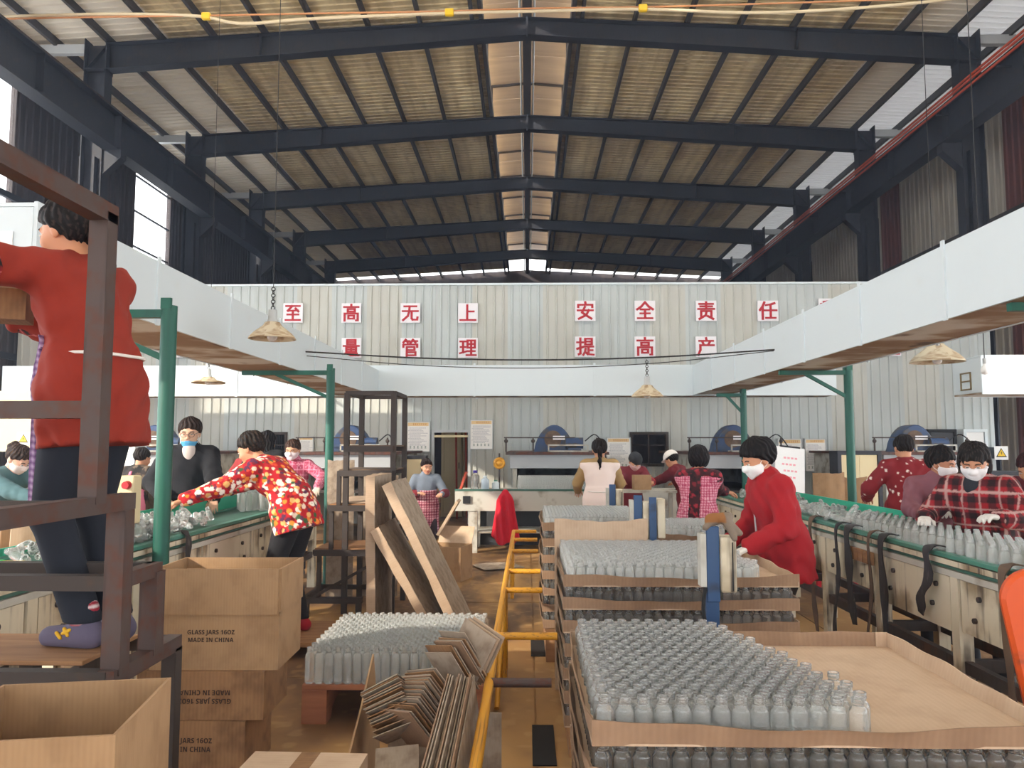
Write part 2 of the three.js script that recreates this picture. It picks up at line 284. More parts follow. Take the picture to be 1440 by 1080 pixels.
// roof: ribbed sheets on purlins, a raised ridge vent, translucent sheets at the eaves and between
const ceiling = struct('ceiling');
{
  const step = 4.45 / 4, slope = Math.atan(0.0536), n = Math.round((ZF - ZE) / step);
  const lay = (s, z, xa, xb, mat, name) => {
    const len = (xb - xa) / Math.cos(slope), g = sheet(step - 0.004, len, step / 6, 0.05, 0.022);
    // sheet runs along its y from the ridge side outwards; ribs towards the sky
    const m = shade(new THREE.Mesh(g, mat)); m.name = name;
    const X = V(0, 0, s > 0 ? -1 : 1), Y = V(s * Math.cos(slope), -Math.sin(slope), 0), Z = X.clone().cross(Y);
    m.applyMatrix4(new THREE.Matrix4().makeBasis(X, Y, Z).setPosition(s * xa, roofY(xa), s > 0 ? z : z - step + 0.004)); ceiling.add(m);
  };
  for (let i = 0; i < n; i++) for (const s of [-1, 1]) {
    const z = ZF - i * step, open = z > -13 && (z < -4 ? i % 3 !== 1 : i % 3 === 1);
    lay(s, z, 0.9, 7.15, open ? M.frosted : M.roof[(i * 5 + (s > 0 ? 1 : 0)) % 3], open ? 'translucent_roof_sheet' : 'roof_sheet');
    lay(s, z, 7.15, 8.22, s < 0 ? M.eaveWarm : M.eaveWarm, 'translucent_roof_sheet'); lay(s, z, 8.22, XW + 0.12, s < 0 ? M.eaveWarm : M.eaveSheet, 'translucent_roof_sheet');
  }
  for (const s of [-1, 1]) for (let k = 0; k < 9; k++) { const x = s * (1.08 + k * 1.022); part('purlin', bar(V(x, roofY(x) - 0.1, ZF), V(x, roofY(x) - 0.1, ZE), 0.06, 0.16), M.purlinSteel, ceiling); }
  // ridge vent
  const up = 0.62;
  for (let i = 0; i < n; i++) { const z = ZF - i * step; if (i % 2) continue;
    for (const s of [-1, 1]) part('ridge_sheet', plate([[0, 10 + up], [s * 1.25, 9.9 + up], [s * 1.25, 9.885 + up], [0, 9.985 + up]], 2 * step - 0.01), M.roofPale, ceiling).position.z = z - step; }
  part('ridge_beam', span(-0.09, 0.09, 9.72, 9.9, ZE, ZF), M.purlinSteel, ceiling);
  for (const s of [-1, 1]) { part('vent_kerb', span(s * 0.86, s * 0.94, 9.72, 9.98, ZE, ZF), M.purlinSteel, ceiling); part('ridge_conduit', rod(V(s * 0.14, 9.8, ZE), V(s * 0.14, 9.8, ZF), 0.022), M.white, ceiling); }
  for (const z of [-11.9, ...BAYS.flatMap((b) => [b, b - 2.2])]) {
    for (const s of [-1, 1]) { part('vent_post', bar(V(s * 0.9, 9.75, z), V(s * 0.9, 9.9 + up, z), 0.06, 0.06), M.oldSteel, ceiling); part('vent_rafter', bar(V(s * 0.9, 9.88 + up, z), V(0, 9.96 + up, z), 0.05, 0.05), M.oldSteel, ceiling); }
  }
}

// portal frames
BAYS.forEach((z, i) => {
  const order = ['nearest', 'second', 'third', 'fourth', 'farthest'][i];
  const f = thing('portal_frame', `dark steel portal frame spanning the hall, ${order} of the five under the roof`, 'roof frame', [0, 0, z], 0, 'roof frames');
  for (const s of [-1, 1]) {
    const c = part('column', [...Ibeam(V(s * 8.42, 0, 0), V(s * 8.42, 8.75, 0), 0.42, 0.26, 0.016, V(1, 0, 0)), ...Ibeam(V(s * 8.5, 0, 0.0), V(s * 8.5, 7.0, 0), 0.3, 0.24, 0.012, V(1, 0, 0))], M.frameSteel, f);
    part('haunch', [span(s * 8.2, s * 8.64, 8.75, 9.27, -0.01, 0.01), span(s * 8.2, s * 8.22, 8.7, 9.42, -0.13, 0.13), span(s * 8.62, s * 8.64, 8.7, 9.36, -0.13, 0.13), span(s * 8.2, s * 8.64, 8.74, 8.76, -0.13, 0.13), bar(V(s * 8.22, 9.25, 0.05), V(s * 8.62, 8.77, 0.05), 0.02, 0.09)], M.frameSteel, f);
    const top = 9.27, bot = 8.76;
    part('rafter', [plate([[s * 8.2, bot], [s * 0, 9.36], [s * 0, 9.7], [s * 8.2, top]], 0.014), ...[[bot, 9.36], [top, 9.7]].map(([p, q]) => bar(V(s * 8.2, p, 0), V(0, q, 0), 0.016, 0.24)), span(s * 5.2, s * 5.215, 8.98, 9.42, -0.12, 0.12)], M.frameSteel, f);
    part('corbel', [plate([[s * 8.25, 6.6], [s * 8.25, 7.14], [s * 7.85, 7.14], [s * 7.85, 6.98]], 0.2)], M.frameSteel, f);
    part('eave_strut', span(s * 8.65, s * 9.75, 9.1, 9.28, -0.06, 0.06), M.paleGrey, f);
  }
  part('ridge_plate', span(-0.02, 0.02, 9.3, 9.74, -0.13, 0.13), M.frameSteel, f);
});
// crane runway beams with their rails
for (const s of [-1, 1]) {
  const side = s < 0 ? 'left' : 'right';
  const b = thing('crane_beam', `long dark crane runway beam along the ${side} side wall`, 'beam');
  part('beam', Ibeam(V(s * 8.05, s < 0 ? 7.5 : 7.55, -9), V(s * 8.05, s < 0 ? 7.5 : 7.55, ZE), s < 0 ? 0.74 : 0.7, 0.3, 0.018), M.frameSteel, b);
  part('rail', span(s * 8.0, s * 8.1, 7.9, 7.98, -9, ZE), M.oldSteel, b);
  part('stiffener', [-12, -14.4, -16.6, -18.85, -21, -23.3, -25.5, -27.75].map((z) => span(s * 7.91, s * 8.19, 7.2, 7.86, z - 0.008, z + 0.008)), M.frameSteel, b);
}
{
  const b = thing('conductor_rail', 'rust red power bars fixed along the right crane beam', 'power rail');
  for (const [x, y] of [[7.86, 7.98], [7.82, 7.88], [7.82, 7.78]]) part('bar', rod(V(x, y, -9), V(x, y, ZE), 0.022), M.redBar, b);
  part('bracket', [-10, -12.5, -14.4, -16.6, -18.85, -21, -23.3, -25.5].map((z) => span(7.8, 8.05, 7.7, 7.73, z, z + 0.04)), M.frameSteel, b);
}
// cables strung across the hall
{
  const c = thing('cable_bundle', 'pale cables strung across the hall below the roof, bound with yellow tape', 'cable');
  const line = (ps, d) => [V(-XW, ps[0][1], -d), ...ps.slice(1).map(([x, y]) => at(x, y, d)), V(XW, 0, -d)];
  const ys = (p) => { const q = p.map(([x, y]) => at(x, y, 11.6)); return [V(-XW, q[0].y, -11.6), ...q.filter((v) => Math.abs(v.x) < XW - 0.1), V(XW, q[q.length - 1].y, -11.6)]; };
  part('thick_cable', tube(ys([[-20, 24], [140, 20], [240, 21], [290, 24], [335, 33], [430, 27], [620, 19], [742, 16], [903, 13], [1050, 18], [1150, 15], [1300, 3], [1460, -18]]), 0.024, 120, 7), M.cable, c);
  part('thin_cable', tube(ys([[-20, 27], [140, 24], [290, 22], [440, 19], [620, 16], [742, 12], [903, 10], [1050, 6], [1300, -3], [1460, -14]]), 0.014, 90, 6), M.cableRed, c);
  for (const [x, y] of [[290, 23], [632, 17.5], [904, 11.5]]) { const p = at(x, y, 11.6); part('tape', span(p.x - 0.07, p.x + 0.07, p.y - 0.055, p.y + 0.055, p.z - 0.04, p.z + 0.04, 0.02), M.yellowPlastic, c); }
}

// ---------------------------------------------------------------- ducts and their green posts
function duct(label, a, b, axis, lo, hi, seg = 1.3) {                 // a..b along axis; lo, hi: [across, y]
  const t = thing('air_duct', label, 'duct'), n = Math.round(Math.abs(b - a) / seg), w = 0.02;
  const S = (p, q, u0, u1, y0, y1, r) => (axis === 'z' ? span(u0, u1, y0, y1, p, q, r) : span(p, q, y0, y1, u0, u1, r));
  for (let i = 0; i < n; i++) {
    const p = a + (b - a) * i / n + 0.004 * Math.sign(b - a), q = a + (b - a) * (i + 1) / n - 0.004 * Math.sign(b - a);
    for (const u of [lo[0], hi[0] - w]) part('side_panel', S(p, q, u, u + w, lo[1], hi[1]), M.white, t);
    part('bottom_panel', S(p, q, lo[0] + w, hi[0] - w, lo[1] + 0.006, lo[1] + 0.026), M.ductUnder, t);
    part('top_panel', S(p, q, lo[0] + w, hi[0] - w, hi[1] - 0.026, hi[1] - 0.006), M.white, t);
    if (i) for (const [e, g] of [[lo[0] - 0.012, lo[0]], [hi[0], hi[0] + 0.012]]) part('seam_flange', S(p - 0.018, p + 0.018, e, g, lo[1] - 0.01, hi[1] + 0.03), M.white, t);
  }
  for (const [e, s] of [[a, Math.sign(b - a)], [b, -Math.sign(b - a)]]) part('end_panel', S(e, e + s * 0.02, lo[0] + w, hi[0] - w, lo[1] + 0.03, hi[1] - 0.03), M.white, t);
  return t;
}
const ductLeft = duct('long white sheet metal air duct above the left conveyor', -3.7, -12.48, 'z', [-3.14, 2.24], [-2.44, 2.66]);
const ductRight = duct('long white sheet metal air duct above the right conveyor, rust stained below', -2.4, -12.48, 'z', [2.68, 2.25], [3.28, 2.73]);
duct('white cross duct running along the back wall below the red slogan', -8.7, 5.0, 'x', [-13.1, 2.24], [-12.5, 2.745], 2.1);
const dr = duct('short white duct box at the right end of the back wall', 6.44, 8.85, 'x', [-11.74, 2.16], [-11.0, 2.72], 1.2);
part('access_hatch', [span(6.425, 6.44, 2.24, 2.5, -11.25, -11.27), span(6.425, 6.44, 2.24, 2.5, -11.5, -11.52), span(6.425, 6.44, 2.24, 2.26, -11.25, -11.52), span(6.425, 6.44, 2.48, 2.5, -11.25, -11.52), span(6.425, 6.44, 2.36, 2.38, -11.25, -11.52)], M.brass, dr);
{ // brackets under the duct ends
  [-7.5, -4.6, -1.4, 1.4, 4.3].forEach((x, i) => single('duct_stay', [bar(V(x, 2.78, -12.8), V(x, 2.9, ZP + 0.03), 0.03), span(x - 0.05, x + 0.05, 2.85, 2.95, ZP + 0.028, ZP + 0.04)], M.paleGrey, ['leftmost', 'second', 'middle', 'fourth', 'rightmost'][i] + ' of the small steel stays between the back cross duct and the panel wall', 'bracket', 'duct stays'));
  single('duct_stay', [bar(V(7.6, 2.72, -11.4), V(8.2, 7.2, -11.4), 0.02)], M.frameSteel, 'thin hanger holding the short duct box by the right wall', 'bracket');
}
{
  const posts = [[-2.1, 4.42, -1, 'green steel post under the left duct, nearest, beside the floral jacket worker'], [-2.1, 8.13, -1, 'green steel post under the left duct beside the dark step rack'],
    [3.46, 4.35, 1, 'green bracket post carrying the near right end of the right duct'], [3.46, 8.34, 1, 'green steel post under the right duct behind the right conveyor'], [3.1, 11.1, 1, 'green steel post at the far end of the right duct']];
  for (const [x, d, s, label] of posts) {
    const t = thing('duct_support', label, 'post', [x, 0, -d], 0, 'green duct posts'), yb = s < 0 ? 2.24 : x < 3.28 ? 2.185 : 2.25, far = s < 0 ? -3.05 - x : 2.72 - x;
    part('post', cyl(0.045, 0.045, yb + 0.02, 0, yb / 2 + 0.01), M.green, t);
    part('arm', span(0, far, yb - 0.05, yb - 0.004, -0.025, 0.025), M.green, t);
    part('brace', bar(V(0, yb - 0.3, 0), V(far * 0.62, yb - 0.04, 0), 0.035), M.green, t);
    part('lug', span(-0.03, 0.03, yb - 0.004, yb + 0.06, -0.05 * s - 0.02, 0.05), M.green, t);
    part('foot_plate', span(-0.06, 0.06, 0, 0.012, -0.06, 0.06), M.green, t);
  }
}
// electrical warning sticker: white square, yellow triangle with black rim
function warning(parent, size, pos, turn = 0) {
  const s = new THREE.Group(); s.name = 'warning_sticker'; s.position.set(...pos); s.rotation.y = turn; parent.add(s);
  part('sticker', box(size, size, 0.004), M.brightWhite, s);
  const tri = (k) => [[-0.36 * k * size, -0.28 * k * size], [0.36 * k * size, -0.28 * k * size], [0, 0.34 * k * size]];
  part('triangle', plate(tri(1.1), 0.003), M.black, s).position.z = 0.003; part('triangle', plate(tri(0.82), 0.003), M.yellowPlastic, s).position.z = 0.005;
  part('bolt', plate([[0.02 * size, 0.16 * size], [-0.06 * size, -0.02 * size], [0, -0.02 * size], [-0.02 * size, -0.16 * size], [0.06 * size, 0.03 * size], [0.005 * size, 0.03 * size]], 0.003), M.black, s).position.z = 0.007;
  return s;
}
{ const p = at(-12, 345, 3.66); warning(ductLeft, 0.16, [p.x, p.y, -3.694]); }

// pendant lamps with enamelled shades (unlit by day)
function lamp(label, p, r, topY, kind) {
  const t = thing('pendant_lamp', label, 'lamp', p, 0, 'pendant lamps');
  const prof = kind === 'flat' ? [[0.03, r * 0.42], [0.06, r * 0.4], [r * 0.5, r * 0.22], [r, 0.02], [r, 0], [r * 0.5, r * 0.2], [0.05, r * 0.38]] : [[0.035, r * 0.75], [0.055, r * 0.72], [r * 0.42, r * 0.56], [r * 0.78, r * 0.28], [r * 0.94, r * 0.1], [r, 0], [r * 0.96, 0], [r * 0.76, r * 0.26], [r * 0.4, r * 0.54], [0.05, r * 0.7]];
  const h = kind === 'flat' ? r * 0.42 : r * 0.75;
  part('shade', lathe(prof, 32), M.enamel, t);
  part('holder', [cyl(0.035, 0.03, 0.1, 0, h + 0.04), cyl(0.045, 0.035, 0.04, 0, h)], M.paleGrey, t);
  part('bulb', new THREE.SphereGeometry(0.04, 16, 12).translate(0, 0.02, 0), M.bulb, t);
  const links = []; for (let k = 0; k < 7; k++) links.push(new THREE.TorusGeometry(0.014, 0.004, 5, 10).rotateY(k % 2 ? Math.PI / 2 : 0).translate(0, h + 0.105 + k * 0.024, 0));
  part('chain', links, M.wire, t);
  part('cord', rod(V(0, h + 0.26, 0), V(0, topY - p.y, 0), 0.003, 6), M.wire, t);
  return t;
}
lamp('cone shaped enamel lamp hanging in front of the left duct', V(-1.92, 2.24, -5.7), 0.175, roofY(1.92) - 0.18);
lamp('flat pale enamel lamp hanging behind the left duct', V(-3.78, 2.17, -9), 0.19, roofY(3.78) - 0.18, 'flat');
lamp('domed enamel lamp with a white socket hanging from the wire before the back wall', V(1.29, 1.96, -8.3), 0.175, 2.37);
lamp('wide enamel lamp hanging beside the right duct behind its green post', V(3.55, 2.16, -6.7), 0.22, roofY(3.55) - 0.18);
{
  const t = thing('bare_bulb', 'bare white bulb hanging by the short duct box', 'lamp', at(1385, 520, 8.4));
  part('bulb', lathe([[0, -0.055], [0.03, -0.045], [0.042, -0.015], [0.036, 0.02], [0.02, 0.05], [0.018, 0.07]], 16), M.brightWhite, t); part('socket', cyl(0.02, 0.02, 0.06, 0, 0.095), M.paleGrey, t);
  part('cord', rod(V(0, 0.12, 0), V(0, roofY(5) - 0.2 - at(1385, 520, 8.4).y, 0), 0.005, 6), M.wire, t);
}
{
  const sag = (a, b, s) => [0, 0.25, 0.5, 0.75, 1].map((k) => a.clone().lerp(b, k).add(V(0, -4 * s * k * (1 - k), 0)));
  single('hanging_wire', [tube(sag(V(-2.425, 2.46, -8.3), V(2.665, 2.47, -8.3), 0.1), 0.009, 40), tube(sag(V(-2.425, 2.42, -8.35), V(2.665, 2.46, -8.32), 0.16), 0.005, 40)], M.wire, 'dark twin wire strung between the two long ducts', 'wire');
}

// red characters of the wall slogan, each on its own white board
const GLYPH = {
  zhi: '1,1 9,1|4.5,1 2,3.8 8,3.6|6.5,2.4 8.2,4.2|1.8,6 8.2,6|5,4.2 5,9|.8,9.2 9.2,9.2', gao: '5,.2 5,1.4|.8,1.6 9.2,1.6|3,2.8 7,2.8 7,4.3 3,4.3 3,2.8|1.2,9.6 1.2,5.4 8.8,5.4 8.8,9.4 7.8,9.4|3.4,6.6 6.6,6.6 6.6,8.4 3.4,8.4 3.4,6.6',
  wu: '1.5,1.2 8.5,1.2|.6,4 9.4,4|4.6,1.2 4.4,4 3.6,6.8 .8,9.3|5.8,4 5.8,8.2 6.4,9 9,9 9.2,7.6', shang: '4.6,.6 4.6,9|4.6,4.2 8.4,4.2|.6,9.2 9.4,9.2',
  an: '5,.2 5.2,1.3|1.1,3 1.1,1.7 8.9,1.7 8.9,3|4.8,2.8 3.2,6 5.2,7.4 8.4,9.5|7,4.6 5.6,7.4 1.4,9.5|.8,4.8 9.2,4.8', quan: '5,.3 3,2.6 .6,4.3|5,.3 7,2.6 9.4,4.3|2.6,4.3 7.4,4.3|2.4,6.5 7.6,6.5|5,4.3 5,9|1,9.2 9,9.2',
  ze: '1.2,1.2 8.8,1.2|1.8,2.6 8.2,2.6|.6,4 9.4,4|5,.2 5,4|2.2,8 2.2,5.2 7.8,5.2 7.8,8|5,6 4.6,7.6 1.2,9.6|5.8,8 8.8,9.6', ren: '3,.3 2,2.6 .5,4.6|2,2.8 2,9.6|8.6,.8 6.5,1.5 3.8,1.9|3.2,4.8 9.6,4.8|6.4,1.6 6.4,9|3.8,9 9,9',
  liang: '2.6,.5 7.4,.5 7.4,2.9 2.6,2.9 2.6,.5|2.6,1.7 7.4,1.7|.6,4 9.4,4|2.2,5 7.8,5 7.8,7.4 2.2,7.4 2.2,5|2.2,6.2 7.8,6.2|5,5 5,9.3|1.6,8.4 8.4,8.4|.6,9.5 9.4,9.5',
  guan: '2.4,.3 1,2|2,1.2 4.6,1.2|3,1.2 3.6,2.2|6.6,.3 5.4,2|6.2,1.2 9,1.2|7.4,1.2 8,2.2|5,2.2 5,3|1,4.6 1,3.2 9,3.2 9,4.6|3,9.7 3,4.6 7.4,4.6 7.4,6.4 3,6.4|3,7.6 8,7.6 8,9.4 3,9.4',
  li: '.6,1.4 3.8,1.4|.8,4.6 3.6,4.6|2.2,1.4 2.2,7.8|.4,8.2 4,7.2|4.8,.8 9,.8 9,5 4.8,5 4.8,.8|4.8,2.9 9,2.9|6.9,.8 6.9,9.2|4.8,7 9,7|4.2,9.3 9.6,9.3',
  ti: '.5,2.6 3.8,2.6|2.3,.4 2.3,8.8 1.3,9.3|.5,6.2 3.8,5.2|5,.6 8.6,.6 8.6,3.8 5,3.8 5,.6|5,2.2 8.6,2.2|4.2,5 9.4,5|6.8,5 6.8,9|6.8,7 9,7|5.2,6.2 4.8,8 3.9,9.6|5,8 6.4,9.2 9.6,9.5',
  chan: '5,.2 5.2,1.4|1.2,1.8 8.8,1.8|3,2.4 3.6,3.8|7,2.4 6.2,3.8|9.2,4.2 1.8,4.2 1.8,6.8 .6,9.6', zhong: '7.8,.6 2,1.2|.6,2.4 9.4,2.4|2.2,3.4 7.8,3.4 7.8,6.4 2.2,6.4 2.2,3.4|2.2,4.9 7.8,4.9|5,1 5,9.2|1.4,7.8 8.6,7.8|.6,9.4 9.4,9.4',
  jia: '.6,2.6 4.8,2.6 4.4,8.6 3.4,9|2.6,.6 2.4,5 .6,9.4|6,2.6 9.2,2.6 9.2,8.8 6,8.8 6,2.6',
};
function slogan(key, px, py, label, px2 = 33) {
  const p = at(px, py, 14.14), S = px2 * 14.14 / FOCAL, t = thing('slogan_board', label, 'sign', [p.x, p.y, -14.14], 0, 'red slogan characters on the back wall');
  part('board', span(-S / 2, S / 2, -S / 2, S / 2, -0.03, 0.004), M.boardWhite, t);
  const g = [], k = S * 0.088, w = S * 0.105, P = (s) => { const [x, y] = s.split(',').map(Number); return V((x - 5) * k, (5 - y) * k, 0.008); };
  let d = 0;
  for (const line of GLYPH[key].split('|')) { const ps = line.split(' ').map(P); for (let i = 0; i < ps.length - 1; i++) { const a = ps[i], b = ps[i + 1], e = b.clone().sub(a).setLength(w * 0.42); d += 0.00004; const flatBar = Math.abs(b.y - a.y) < Math.abs(b.x - a.x) * 0.3; g.push(bar(a.clone().sub(e), b.clone().add(e), flatBar ? w * 0.85 : w * 1.05, 0.008 + d)); } }
  part('character', g, M.redPaint, t);
}
[['zhi', 412], ['gao', 494], ['wu', 577], ['shang', 658]].forEach(([k, x], i) => slogan(k, x, 440, ['first', 'second', 'third', 'fourth'][i] + ' red character on the upper slogan row left of the ridge line', 28));
[['liang', 494], ['guan', 577], ['li', 658]].forEach(([k, x], i) => slogan(k, x, 489, ['first', 'second', 'third'][i] + ' fully visible red character on the lower slogan row at left', 28));
slogan('jia', 248, 489, 'red character half hidden under the left duct, lower slogan row', 28);
[['an', 823], ['quan', 907], ['ze', 993], ['ren', 1080]].forEach(([k, x], i) => slogan(k, x, 437, ['first', 'second', 'third', 'fourth'][i] + ' red character on the upper slogan row right of the ridge line', 29));
[['ti', 823], ['gao', 907], ['chan', 993]].forEach(([k, x], i) => slogan(k, x, 487.5, ['first', 'second', 'third'][i] + ' red character on the lower slogan row at right', 29));
slogan('zhong', 1166, 434, 'red character mostly hidden by the top of the right duct', 29);
slogan('liang', 1252, 486, 'red character peeping out under the right duct beside the wide lamp', 29);

// framed rule sheets on the back wall: orange heading, grey lines, small figures below (too small to read)
function rules(px, py, wpx, hpx, label, seed, d = 14.14) {
  const p = at(px, py, d), w = wpx * d / FOCAL, h = hpx * d / FOCAL, t = thing('notice_board', label, 'notice', [p.x, p.y, -d], 0, 'framed notices on the back wall'), r = rng(seed);
  const c = document.createElement('canvas'); c.width = 160; c.height = Math.round(160 * h / w); const g = c.getContext('2d'), H = c.height;
  g.fillStyle = '#f4f0ea'; g.fillRect(0, 0, 160, H); g.fillStyle = '#ecc98e'; g.fillRect(8, 6, 144, 22); g.fillStyle = '#c8803a';
  for (let k = 0; k < 7; k++) { const x = 44 + k * 14; g.fillRect(x, 11, 9, 2); g.fillRect(x, 16, 9, 2); g.fillRect(x + 3, 9, 2, 14); g.fillRect(x, 21, 10, 2); }
  g.fillStyle = '#8d8a94'; for (let y = 40; y < H - 44; y += 9) { let x = y % 27 < 9 ? 12 : 20; const e = 90 + r() * 58; while (x < e) { const q = 3 + r() * 4; g.fillRect(x, y, q, 1.6); g.fillRect(x, y + 3, q * 0.8, 1.4); x += q + 2; } }
  g.fillStyle = '#7c8a7c'; for (let k = 0; k < 5; k++) { const x = 20 + k * 26; g.fillRect(x, H - 34, 14, 3); g.fillRect(x + 5, H - 38, 4, 16); g.fillRect(x + 1, H - 24, 12, 3); }
  const tx = new THREE.CanvasTexture(c); tx.colorSpace = THREE.SRGBColorSpace;
  part('frame', [span(-w / 2, w / 2, h / 2 - 0.014, h / 2, -0.03, 0.012), span(-w / 2, w / 2, -h / 2, -h / 2 + 0.014, -0.03, 0.012), span(-w / 2, -w / 2 + 0.014, -h / 2, h / 2, -0.03, 0.012), span(w / 2 - 0.014, w / 2, -h / 2, h / 2, -0.03, 0.012)], M.paleGrey, t);
  const sheetMesh = new THREE.Mesh(new THREE.BoxGeometry(w - 0.02, h - 0.02, 0.02).translate(0, 0, -0.012), std({ map: tx, roughness: 0.4 })); sheetMesh.name = 'sheet'; t.add(shade(sheetMesh));
}
rules(588, 614, 34, 43, 'framed notice with an orange heading left of the doorway', 3);
rules(677, 611, 33, 42, 'framed notice with an orange heading right of the doorway', 4);
rules(870, 638, 34, 46, 'framed notice with an orange heading left of the dark wall window', 5);
rules(430, 632, 22, 36, 'framed notice half hidden by the green post of the left duct', 6);
rules(1111, 640, 34, 46, 'framed notice behind the white writing board, the left of two', 7);
rules(1147, 640, 30, 46, 'framed notice behind the white writing board, the right of two', 8);
// warning signs at both ends of the back wall
{
  const t = thing('warning_sign', 'yellow triangle electrical warning sign on the left side of the hall', 'sign', at(33, 617, 11.9), 0, 'warning signs'); part('panel', span(-0.55, 0.3, -0.2, 0.75, -0.06, -0.004), M.cream, t); warning(t, 0.2, [0, 0, 0]); part('leg', [span(-0.5, -0.46, -at(33, 617, 11.9).y, -0.2, -0.05, -0.01), span(0.2, 0.24, -at(33, 617, 11.9).y, -0.2, -0.05, -0.01)], M.oldSteel, t);
  const p = at(1408, 637, 13.9), q = thing('warning_sign', 'yellow triangle electrical warning sign beside the dark column at right', 'sign', [p.x, p.y, -13.9], 0, 'warning signs'); warning(q, 0.24, [0, 0, 0]); part('backing', span(-0.1, 0.1, -0.1, 0.1, -0.3, -0.002), M.darkGrey, q);
}

// ================================================================ people
// A distance field over a grid, meshed as one smooth surface.
const smin = (a, b, k) => { if (k <= 0) return Math.min(a, b); const h = Math.max(k - Math.abs(a - b), 0) / k; return Math.min(a, b) - h * h * k * 0.25; };
const cap = (a, b, ra, rb, k = 0.02) => {
  const ax = a.x, ay = a.y, az = a.z, bx = b.x - ax, by = b.y - ay, bz = b.z - az, bb = bx * bx + by * by + bz * bz || 1e-9, r = Math.max(ra, rb);
  return { op: 'u', k, lo: [Math.min(ax, b.x) - r, Math.min(ay, b.y) - r, Math.min(az, b.z) - r], hi: [Math.max(ax, b.x) + r, Math.max(ay, b.y) + r, Math.max(az, b.z) + r],
    d: (x, y, z) => { const px = x - ax, py = y - ay, pz = z - az, t = clamp((px * bx + py * by + pz * bz) / bb, 0, 1), qx = px - t * bx, qy = py - t * by, qz = pz - t * bz; return Math.sqrt(qx * qx + qy * qy + qz * qz) - ra - (rb - ra) * t; } };
};
const ell = (c, r, q, k = 0.03, op = 'u') => {                      // q: quaternion of the ellipsoid
  const m = new THREE.Matrix4().makeRotationFromQuaternion(q ?? new THREE.Quaternion()).elements, R0 = Math.max(...r);
  return { op, k, lo: [c.x - R0, c.y - R0, c.z - R0], hi: [c.x + R0, c.y + R0, c.z + R0],
    d: (x, y, z) => { const px = x - c.x, py = y - c.y, pz = z - c.z, u = (px * m[0] + py * m[1] + pz * m[2]) / r[0], v = (px * m[4] + py * m[5] + pz * m[6]) / r[1], w = (px * m[8] + py * m[9] + pz * m[10]) / r[2];
      const k0 = Math.sqrt(u * u + v * v + w * w), k1 = Math.sqrt((u / r[0]) ** 2 + (v / r[1]) ** 2 + (w / r[2]) ** 2); return k1 < 1e-9 ? -Math.min(...r) : k0 * (k0 - 1) / k1; } };
};
const cut = (fn) => ({ op: 'i', d: fn });                            // keep where fn < 0
